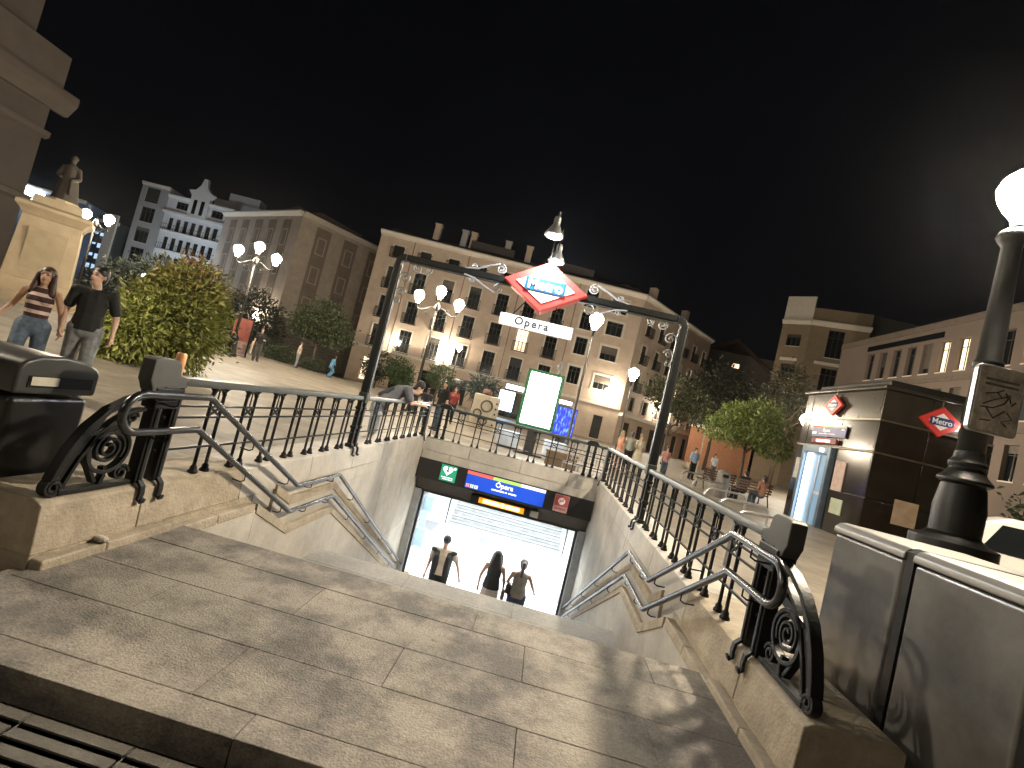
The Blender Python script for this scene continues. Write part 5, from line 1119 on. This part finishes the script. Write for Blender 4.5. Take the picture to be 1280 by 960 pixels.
for k, (x, y) in enumerate(((4.0, 7.4), (4.3, 8.9), (4.7, 10.8), (5.2, 13.2), (5.7, 16.0))):
    t = thing("bike_stand", ["nearest steel bike hoop", "second nearest steel bike hoop", "middle steel bike hoop", "second farthest steel bike hoop", "farthest steel bike hoop"][k] + " of the row beyond the right railing", "bike stand", (x, y, GZ), .35, "steel bike hoops")
    MB().tube(fillet([(-.55, 0, 0), (-.55, 0, .85), (.55, 0, .85), (.55, 0, 0)], .22, 6), .025, 8).build("hoop", hoopm, t, smooth=True)
    for s in (-1, 1): MB().lathe([(.06, 0), (.06, .012), (.03, .02)], 8, (s * .55, 0, 0)).build("foot_plate", hoopm, t)
for k, (x, y) in enumerate(((12.6, 40.0), (14.4, 39.0))):
    m = MB(); m.ell((0, 0, .30), (.32, .32, .32), 14, 10); o = m.build("stone_ball", limestone, None, smooth=True, cat="bollard", label=["stone ball bollard nearer the arch post", "stone ball bollard nearer the leafy tree"][k], group="stone balls at the kerb"); o.location = (x, y, GZ)
sp_ = thing("sign_post", "thin pale pole standing before the right-hand trees", "pole", (12.8, 38, GZ)); MB().tube([(0, 0, 0), (0, 0, 3.6)], .06, 6).build("pole", limestone, sp_); MB().lathe([(.09, 3.6), (.12, 3.7), (.05, 3.8)], 8).build("cap", limestone, sp_)
cw = mat("wicker", (.42, .42, .45), .6)
for k, (x, y, rz) in enumerate(((1.50, 12.6, .2), (1.98, 12.3, -.1))):
    t = thing("terrace_chair", ["pale lattice-backed chair left, just beyond the right end of the back railing", "pale lattice-backed chair right, at the corner of the back railing"][k], "chair", (x, y, GZ), rz, "terrace chairs")
    m = MB()
    for q in range(6): m.tube([(-.22 + q * .088, -.24, .55), (-.22 + q * .088, -.28, 1.06)], .010, 5)
    for q in range(5): m.tube([(-.24, -.24 - q * .01, .6 + q * .11), (.24, -.24 - q * .01, .6 + q * .11)], .010, 5)
    m.tube(fillet([(-.25, -.24, .45), (-.25, -.29, 1.1), (.25, -.29, 1.1), (.25, -.24, .45)], .1, 4), .016, 6); m.build("backrest", cw, t)
    MB().bx(-.25, .25, -.24, .22, .43, .47).build("seat", cw, t, bevel=.01)
    for sx_ in (-1, 1):
        for sy_ in (-.22, .20): MB().tube([(sx_ * .22, sy_, 0), (sx_ * .22, sy_, .44)], .014, 6).build("leg", cw, t)
pl = thing("planter", "brown square planter beyond the back railing", "planter", (1.25, 14.2, GZ)); MB().bx(-.45, .45, -.3, .3, 0, .55).build("trough", mat("planter_brown", (.17, .12, .07), .7), pl, bevel=.02); MB().bx(-.48, .48, -.33, .33, .52, .57).build("rim", mat("planter_brown2", (.21, .15, .09), .7), pl)
for k, (x, y) in enumerate(((-.62, 17.8), (1.15, 18.2))):
    t = thing("seat_cube", ["pale blue seat cube left of the poster stand", "pale blue seat cube right of the poster stand"][k], "seat", (x, y, GZ), .1, "pale seat cubes"); MB().bx(-.42, .42, -.3, .3, .05, .62).build("block", mat("cube_pale", (.5, .55, .62), .6), t, bevel=.03); MB().bx(-.38, .38, -.26, .26, 0, .05).build("plinth", darkm, t)
dm = thing("play_panel", "cream board cut with round holes, left of the glaring shop light", "play panel", (-2.22, 21.9, gz(-2.2, 21.9)), .1)
MB().bx(-.62, .62, 0, .5, .15, 1.75).build("board", mat("cream_board", (.5, .42, .30), .7), dm, bevel=.05)
for (cx, cz, r_) in ((.05, 1.25, .25), (-.30, .85, .17), (.02, .55, .17)): MB().tube([(cx + r_ * math.cos(a), -.02, cz + r_ * math.sin(a)) for a in np.linspace(0, 2 * PI, 18, endpoint=False)], .04, 5, closed=True).build("ring", brownm, dm)
for k in range(5): MB().lathe([(.05, 0), (.05, .02)], 8, (.48, 0, 0)).build("stud", darkm, dm).rotation_euler.x = PI / 2
for k, o in enumerate([c for c in dm.children if c.name.startswith("stud")]): o.location = (0, -.005, .45 + k * .25)
dm2 = MB(); dm2.lathe([(.20, 0), (.22, .1), (.2, .24), (.1, .28)], 12, (-2.3, 22.1, 1.66)); dm2.build("round_cushion", mat("cushion", (.16, .07, .05), .7), None, smooth=True, cat="cushion", label="dull red rounded cushion on top of the cream play panel")
bnr = thing("banner", "red and pale upright banner left of the branched lamp", "banner", (-16.2, 24.3, gz(-16.2, 24.3)), .5)
MB().bx(-.42, .42, 0, .06, .8, 2.0).build("upper_print", mat("banner_red", (.20, .045, .03), .6, 0, .5, 3), bnr); MB().bx(-.42, .42, 0, .06, .1, .8).build("lower_print", mat("banner_pale", (.28, .18, .18), .6, 0, .4, 4), bnr); MB().bx(.42, .50, -.03, .09, 0, 2.1).build("pole", iron, bnr)
def scooter(x, y, rz, lab, c):
    t = thing("scooter", lab, "scooter", (x, y, gz(x, y)), rz, "parked scooters")
    for s in (-.6, .6): MB().tube([(s + .2 * math.cos(a), 0, .25 + .2 * math.sin(a)) for a in np.linspace(0, 2 * PI, 16, endpoint=False)], .06, 6, closed=True).build("wheel", blackpl, t, smooth=True)
    MB().prism([(-.75, .45), (-.2, .38), (.2, .25), (.45, .3), (.6, .55), (.5, 1.0), (.42, .98), (.40, .5), (.15, .42), (.0, .75), (-.7, .78), (-.85, .62)], 'y', -.15, .15).build("fairing", mat("scoot_" + lab[:5], c, .3), t, bevel=.04)
    MB().prism([(-.75, .78), (0, .76), (-.1, .86), (-.7, .9)], 'y', -.14, .14).build("seat", blackpl, t, bevel=.03); MB().tube([(.48, -.32, 1.05), (.46, 0, 1.0), (.48, .32, 1.05)], .02, 6).build("handlebar", steel, t)
    MB().bx(-1.15, -.75, -.2, .2, .85, 1.2).build("top_box", mat("top_box", (.6, .6, .62), .4), t, bevel=.04)
scooter(-16.9, 19.0, .4, "dark parked scooter behind the couple, left of the big shrub", (.03, .04, .06)); scooter(-16.2, 20.2, .5, "pale parked scooter half hidden by the big shrub", (.5, .5, .52))
# white car on the right
car = thing("parked_car", "white parked car cut off by the right edge, behind the large lamp", "car", (9.6, 8.3, GZ), -.62)
cwht = mat("car_white", (.62, .57, .53), .25, 0, .03, 2, spec=.6)
prof = [(-2.0, .35), (-2.05, .9), (-1.85, 1.12), (-1.55, 1.55), (-1.2, 1.70), (.1, 1.70), (.35, 1.62), (1.05, 1.12), (1.85, .95), (2.1, .75), (2.1, .35), (1.75, .28), (-1.7, .28)]
bmw = MB(); bmw.prism(prof, 'y', -.86, .86); cb = bmw.build("body", cwht, car, bevel=.07)
for s in (-1, 1):
    MB().prism([(-1.5, 1.12), (-1.3, 1.56), (.1, 1.60), (.3, 1.52), (.78, 1.12)], 'y', s * .862, s * .872).build("side_window", glassd, car)
    MB().bx(.62, .82, s * .88 - .08, s * .88 + .08, 1.08, 1.24).build("wing_mirror", cwht, car, bevel=.03)
    for x in (-1.3, 1.35): MB().tube([(x + .22 * math.cos(a), s * .80, .32 + .22 * math.sin(a)) for a in np.linspace(0, 2 * PI, 18, endpoint=False)], .10, 8, closed=True).build("wheel", blackpl, car, smooth=True)
    MB().bx(1.95, 2.09, s * .62 - .18, s * .62 + .18, .66, .80).build("headlight", alu, car, bevel=.03)
    MB().bx(-.3, -.1, s * .872 - .012, s * .872 + .012, .93, .97).build("handle", cwht, car)
MB().prism([(.40, 1.625), (1.04, 1.165), (1.02, 1.145), (.38, 1.605)], 'y', -.74, .74).build("windscreen", glassd, car)
for o in [c for c in car.children if c.name.startswith("windscreen")]: o.location = (.018, 0, .022)

# ---------------------------------------------------------------- monument
mo = thing("monument", "tall pale stone pedestal of the monument on the left, behind the couple", "monument", (-23.55, 20.2, .5), .80)
def sq(prof, name, m_): MB().lathe([(r * math.sqrt(2), z) for r, z in prof], 4).build(name, m_, mo, bevel=.02)
mstone = mat("monument_stone", (.46, .37, .25), .8, 0, .15, 1.5, .15, 12)
sq([(2.1, -.3), (2.1, .25)], "step", mstone); sq([(1.75, .25), (1.75, .6)], "step", mstone); sq([(1.30, .6), (1.30, 1.0), (1.18, 1.2)], "base", mstone); sq([(1.12, 1.2), (1.00, 4.0)], "shaft", mstone)
sq([(1.00, 4.0), (1.06, 4.08), (1.12, 4.2), (1.28, 4.35), (1.28, 4.5), (1.1, 4.6)], "cornice", mstone); sq([(.85, 4.6), (.80, 5.0)], "cap_block", mstone)
MB().bx(-.65, .65, -1.10, -1.0, 1.7, 3.5).build("inscription_panel", mat("panel_stone", (.42, .34, .225), .8, 0, .15, 2), mo)
stt = thing("statue", "dark robed standing statue on top of the stone pedestal", "statue", (-23.5, 20.2, 5.5), .5)
m = MB(); cap(m, (0, 0, .1), (0, 0, 1.2), (.48, .42), (.30, .24)); cap(m, (.05, .1, .1), (.03, .05, 1.3), (.5, .35), (.3, .22)); cap(m, (0, 0, 1.2), (0, 0, 1.75), (.27, .22), (.25, .17)); cap(m, (0, 0, 1.8), (0, -.02, 2.0), .09, .08); cap(m, (0, -.03, 2.08), (0, -.03, 2.18), (.12, .13), (.12, .13))
for s in (-1, 1): cap(m, (s * .28, 0, 1.72), (s * .40, -.05, 1.3), .10, .085); cap(m, (s * .40, -.05, 1.3), (s * .22, -.28, 1.15), .085, .06)
cap(m, (.2, -.25, 1.15), (.28, -.33, .5), .05, .05); cap(m, (0, .02, 2.22), (0, .02, 2.26), (.15, .14), (.10, .10))
blob(m, "figure", mat("statue_stone", (.055, .045, .035), .8, 0, .3, 3), stt, .035, 2); MB().lathe([(.62, 0), (.60, .12)], 12).build("plinth", mstone, stt)

# ---------------------------------------------------------------- vegetation
def leaves(name, parent, n, ells, size, col, c2=None, seed=1, droop=.3, shell=.55, tips=None, asp=.5):
    r = np.random.default_rng(seed); P = []; tot = sum(e[3] * e[4] * e[5] for e in ells)
    for (cx, cy_, cz, rx, ry, rz) in ells:
        k = int(n * rx * ry * rz / tot) + 1
        d = r.normal(size=(k, 3)); d /= np.linalg.norm(d, axis=1, keepdims=True); rad = (shell + (1 - shell) * r.random(k) ** .7)[:, None] * (1 + .16 * r.normal(size=(k, 1)) * (r.random((k, 1)) < .5))
        lump = 1 + .16 * np.sin(d[:, :1] * 6.1 + seed) * np.sin(d[:, 1:2] * 5.3 + 2 * seed) + .12 * np.sin(d[:, 2:] * 8 + d[:, :1] * 5)
        P.append(np.c_[d * rad * lump * np.array([rx, ry, rz]) + np.array([cx, cy_, cz]), d])
    P = np.concatenate(P); k = len(P); c = P[:, :3]; nrm = P[:, 3:]
    a = nrm + r.normal(size=(k, 3)) * .7; a[:, 2] -= droop; a /= np.linalg.norm(a, axis=1, keepdims=True)
    b = np.cross(a, r.normal(size=(k, 3))); b /= np.linalg.norm(b, axis=1, keepdims=True); up = np.cross(a, b)
    s = size * (.6 + .8 * r.random((k, 1)))
    v = np.stack([c, c + a * s * .5 + b * s * asp * .5 + up * s * .12, c + a * s, c + a * s * .5 - b * s * asp * .5 + up * s * .12], 1).reshape(-1, 3)
    me = bpy.data.meshes.new(name); f = np.arange(4 * k).reshape(-1, 4)
    me.from_pydata(v.tolist(), [], f.tolist())
    at = me.attributes.new("hue", 'FLOAT_COLOR', 'FACE'); hue = np.ones((k, 4)); w = (.55 + .8 * r.random(k)); hue[:, :3] = w[:, None]
    if tips is not None:
        zz = c[:, 2]; hi = np.clip((zz - tips[0]) / (tips[1] - tips[0]), 0, 1) * (r.random(k) < tips[3]); tc_ = np.array(tips[2]) / np.array(col)
        hue[:, :3] = hue[:, :3] * (1 - hi[:, None]) + tc_ * w[:, None] * hi[:, None]
    at.data.foreach_set("color", hue.ravel()); me.materials.append(mat("leaf_" + name + str(seed), col, .6, 0, .2, 2, attr=True)); me.validate()
    return link(name, me, parent)
bark = mat("bark", (.09, .065, .045), .9, 0, .4, 12, .5, 20)
def trunk(t, h, r, seed=1, limbs=5, spread=1.0):
    rr_ = random.Random(seed); m = MB(); m.tube([(0, 0, -.2), (.03 * h * .3, 0, h * .4), (0, .02 * h, h)], [r * 1.25, r, r * .6], 8)
    for k in range(limbs):
        a = 2 * PI * k / limbs + rr_.random(); z = h * (.65 + .3 * rr_.random()); e = spread * (.6 + .5 * rr_.random())
        m.tube([(0, 0, z), (e * .5 * math.cos(a), e * .5 * math.sin(a), z + e * .45), (e * math.cos(a), e * math.sin(a), z + e * .95)], [r * .5, r * .35, r * .12], 6)
    m.build("trunk", bark, t, smooth=True)
def tree(lab, x, y, h, ells, n, size, col, seed, tr=.12, th=None, name="tree", **kw):
    t = thing(name, lab, "tree" if name == "tree" else name.replace("_", " "), (x, y, gz(x, y)))
    trunk(t, th or h * .5, tr, seed, 6, h * .22); leaves("crown", t, n, ells, size, col, seed=seed, **kw); return t
tree("leafy green street tree above the benches, left of the kiosk", 11.3, 26.5, 5.2, [(0, 0, 3.5, 1.6, 1.6, 1.1), (-1.5, -.3, 3.1, 1.0, 1.1, .75), (1.4, .2, 2.8, 1.0, 1.1, .7), (.5, 0, 4.4, 1.0, 1.0, .7), (-.8, .3, 4.1, .8, .9, .6), (1.5, -.3, 3.7, .7, .8, .5)], 6200, .19, (.19, .25, .06), 3, .09, 2.6)
tree("darker yellow-green tree behind the arch's right post", 9.9, 37, 7.0, [(-.4, 0, 5.3, 1.9, 1.8, 1.5), (1.2, 0, 4.6, 1.6, 1.6, 1.2)], 2600, .26, (.05, .056, .018), 4, .12, 3.2)
tree("tall dark tree between the pink wing and the gabled house", 17.0, 49, 10.5, [(0, 0, 7.4, 3.2, 2.6, 3.0), (3.4, 0, 6.2, 2.8, 2.2, 2.4)], 4500, .36, (.028, .034, .016), 5, .16, 5)
tree("dark feathery tree at the left edge of the tan tower", 20.3, 42.5, 11, [(0, 0, 8.6, 1.5, 1.4, 2.0), (-1.4, 0, 7.4, 1.5, 1.2, 1.2), (1.2, 0, 7.6, 1.3, 1.2, 1.2)], 2500, .42, (.028, .03, .013), 6, .16, 7, asp=.25)
tree("round dark tree in front of the corner block's right face", -16.5, 33, 6.2, [(0, 0, 3.4, 1.9, 1.9, 1.3), (-.8, 0, 3.0, 1.3, 1.4, 1.0), (1.0, 0, 2.9, 1.4, 1.4, 1.0), (.1, 0, 4.3, 1.1, 1.1, .9)], 6500, .20, (.045, .058, .022), 7, .10, 2.4)
tree("dark tree behind the man in black, in front of the white block", -24.0, 27, 5.5, [(0, 0, 2.6, 2.6, 2.2, 1.7), (2.0, .5, 2.0, 1.9, 1.8, 1.3), (-2.2, 0, 2.0, 1.8, 1.8, 1.3)], 5000, .26, (.025, .034, .02), 8, .14, 1.6)
tree("dark low tree between the big shrub and the branched lamp", -22.5, 34, 5.0, [(0, 0, 2.8, 2.2, 2.0, 1.9), (1.3, 0, 2.0, 1.4, 1.5, 1.3)], 4000, .25, (.025, .03, .018), 9, .12, 1.5)
tree("rounded green street shrub nearer the arch's left post, before the pink facade", -11.9, 38.5, 3.4, [(0, 0, 1.9, 1.15, 1.1, 1.1), (.5, 0, 1.5, .9, .9, .8)], 3000, .17, (.055, .09, .03), 10, .08, 1.0, name="shrub")
tree("darker rounded shrub just left of the green one, before the pink facade", -14.0, 39.5, 3.6, [(0, 0, 2.0, 1.2, 1.1, 1.2), (-.6, 0, 1.5, .9, .9, .8)], 2500, .18, (.03, .045, .02), 11, .08, 1.0, name="shrub")
tree("small round clipped tree right of the leaning man, before the pink facade", -7.75, 35.3, 3.2, [(0, 0, 2.2, .95, .95, .95)], 2200, .15, (.05, .08, .028), 12, .07, 1.3, name="shrub")
tree("spiky bluish palm in front of the glaring shop light", -4.6, 36.5, 3.6, [(0, 0, 2.2, 1.1, 1.0, 1.0)], 700, .7, (.035, .06, .055), 13, .12, 1.6, name="palm", asp=.10, shell=.1)
tree("dark hedge bush behind the white car, right of the large lamp", 14.9, 14.0, 3.4, [(0, 0, 1.4, 1.5, 1.4, 1.6), (2.0, -.6, 1.3, 1.8, 1.6, 1.6), (4.0, -1, 1.4, 1.8, 1.6, 1.7)], 6000, .20, (.045, .065, .025), 14, .1, 1.2, name="bush")
tree("low green shrubs at the foot of the left tree", -18.0, 31.5, 1.3, [(0, 0, .5, 1.2, .8, .55), (2.2, .3, .4, .9, .7, .45)], 1500, .14, (.04, .06, .025), 15, .05, .3, name="shrub")
bush = thing("large_shrub", "big bushy conifer-like shrub with orange tips and bright lower sprays, behind the left railing", "shrub", (-9.3, 11.4, gz(-9.3, 11.4)))
trunk(bush, 1.3, .10, 21, 7, .8)
leaves("crown", bush, 15000, [(0, 0, 1.15, 1.12, 1.15, 1.15), (.30, .1, 2.0, .85, .9, .70), (-.5, -.2, .7, 1.1, 1.0, .75), (.55, 0, 1.2, .85, .95, 1.1), (.25, .2, 2.55, .5, .5, .4)], .15, (.23, .25, .055), seed=21, droop=.15, shell=.6, tips=(1.7, 2.9, (.26, .12, .045), .5), asp=.4)
leaves("lower_sprays", bush, 4500, [(-.35, -.95, .45, .85, .5, .5), (.15, -1.05, .85, .65, .4, .45), (-.75, -.6, .3, .6, .5, .35), (.1, -.95, 1.25, .5, .35, .3)], .16, (.34, .37, .10), seed=22, droop=.4, shell=.5, asp=.35)

# ---------------------------------------------------------------- thin haze volume added to put halos round the lamps
hz = MB(); hz.bx(-110, 70, -30, 110, -5.6, 32)
hm_ = bpy.data.materials.new("halo_haze"); hm_.use_nodes = True; hn = hm_.node_tree; hn.nodes.remove(hn.nodes["Principled BSDF"])
pv = hn.nodes.new("ShaderNodeVolumePrincipled"); pv.inputs["Density"].default_value = .00013; pv.inputs["Anisotropy"].default_value = .9; pv.inputs["Color"].default_value = (.95, .95, .95, 1)
hn.links.new(pv.outputs["Volume"], hn.nodes["Material Output"].inputs["Volume"])
hz.build("haze", hm_, kind="stuff")
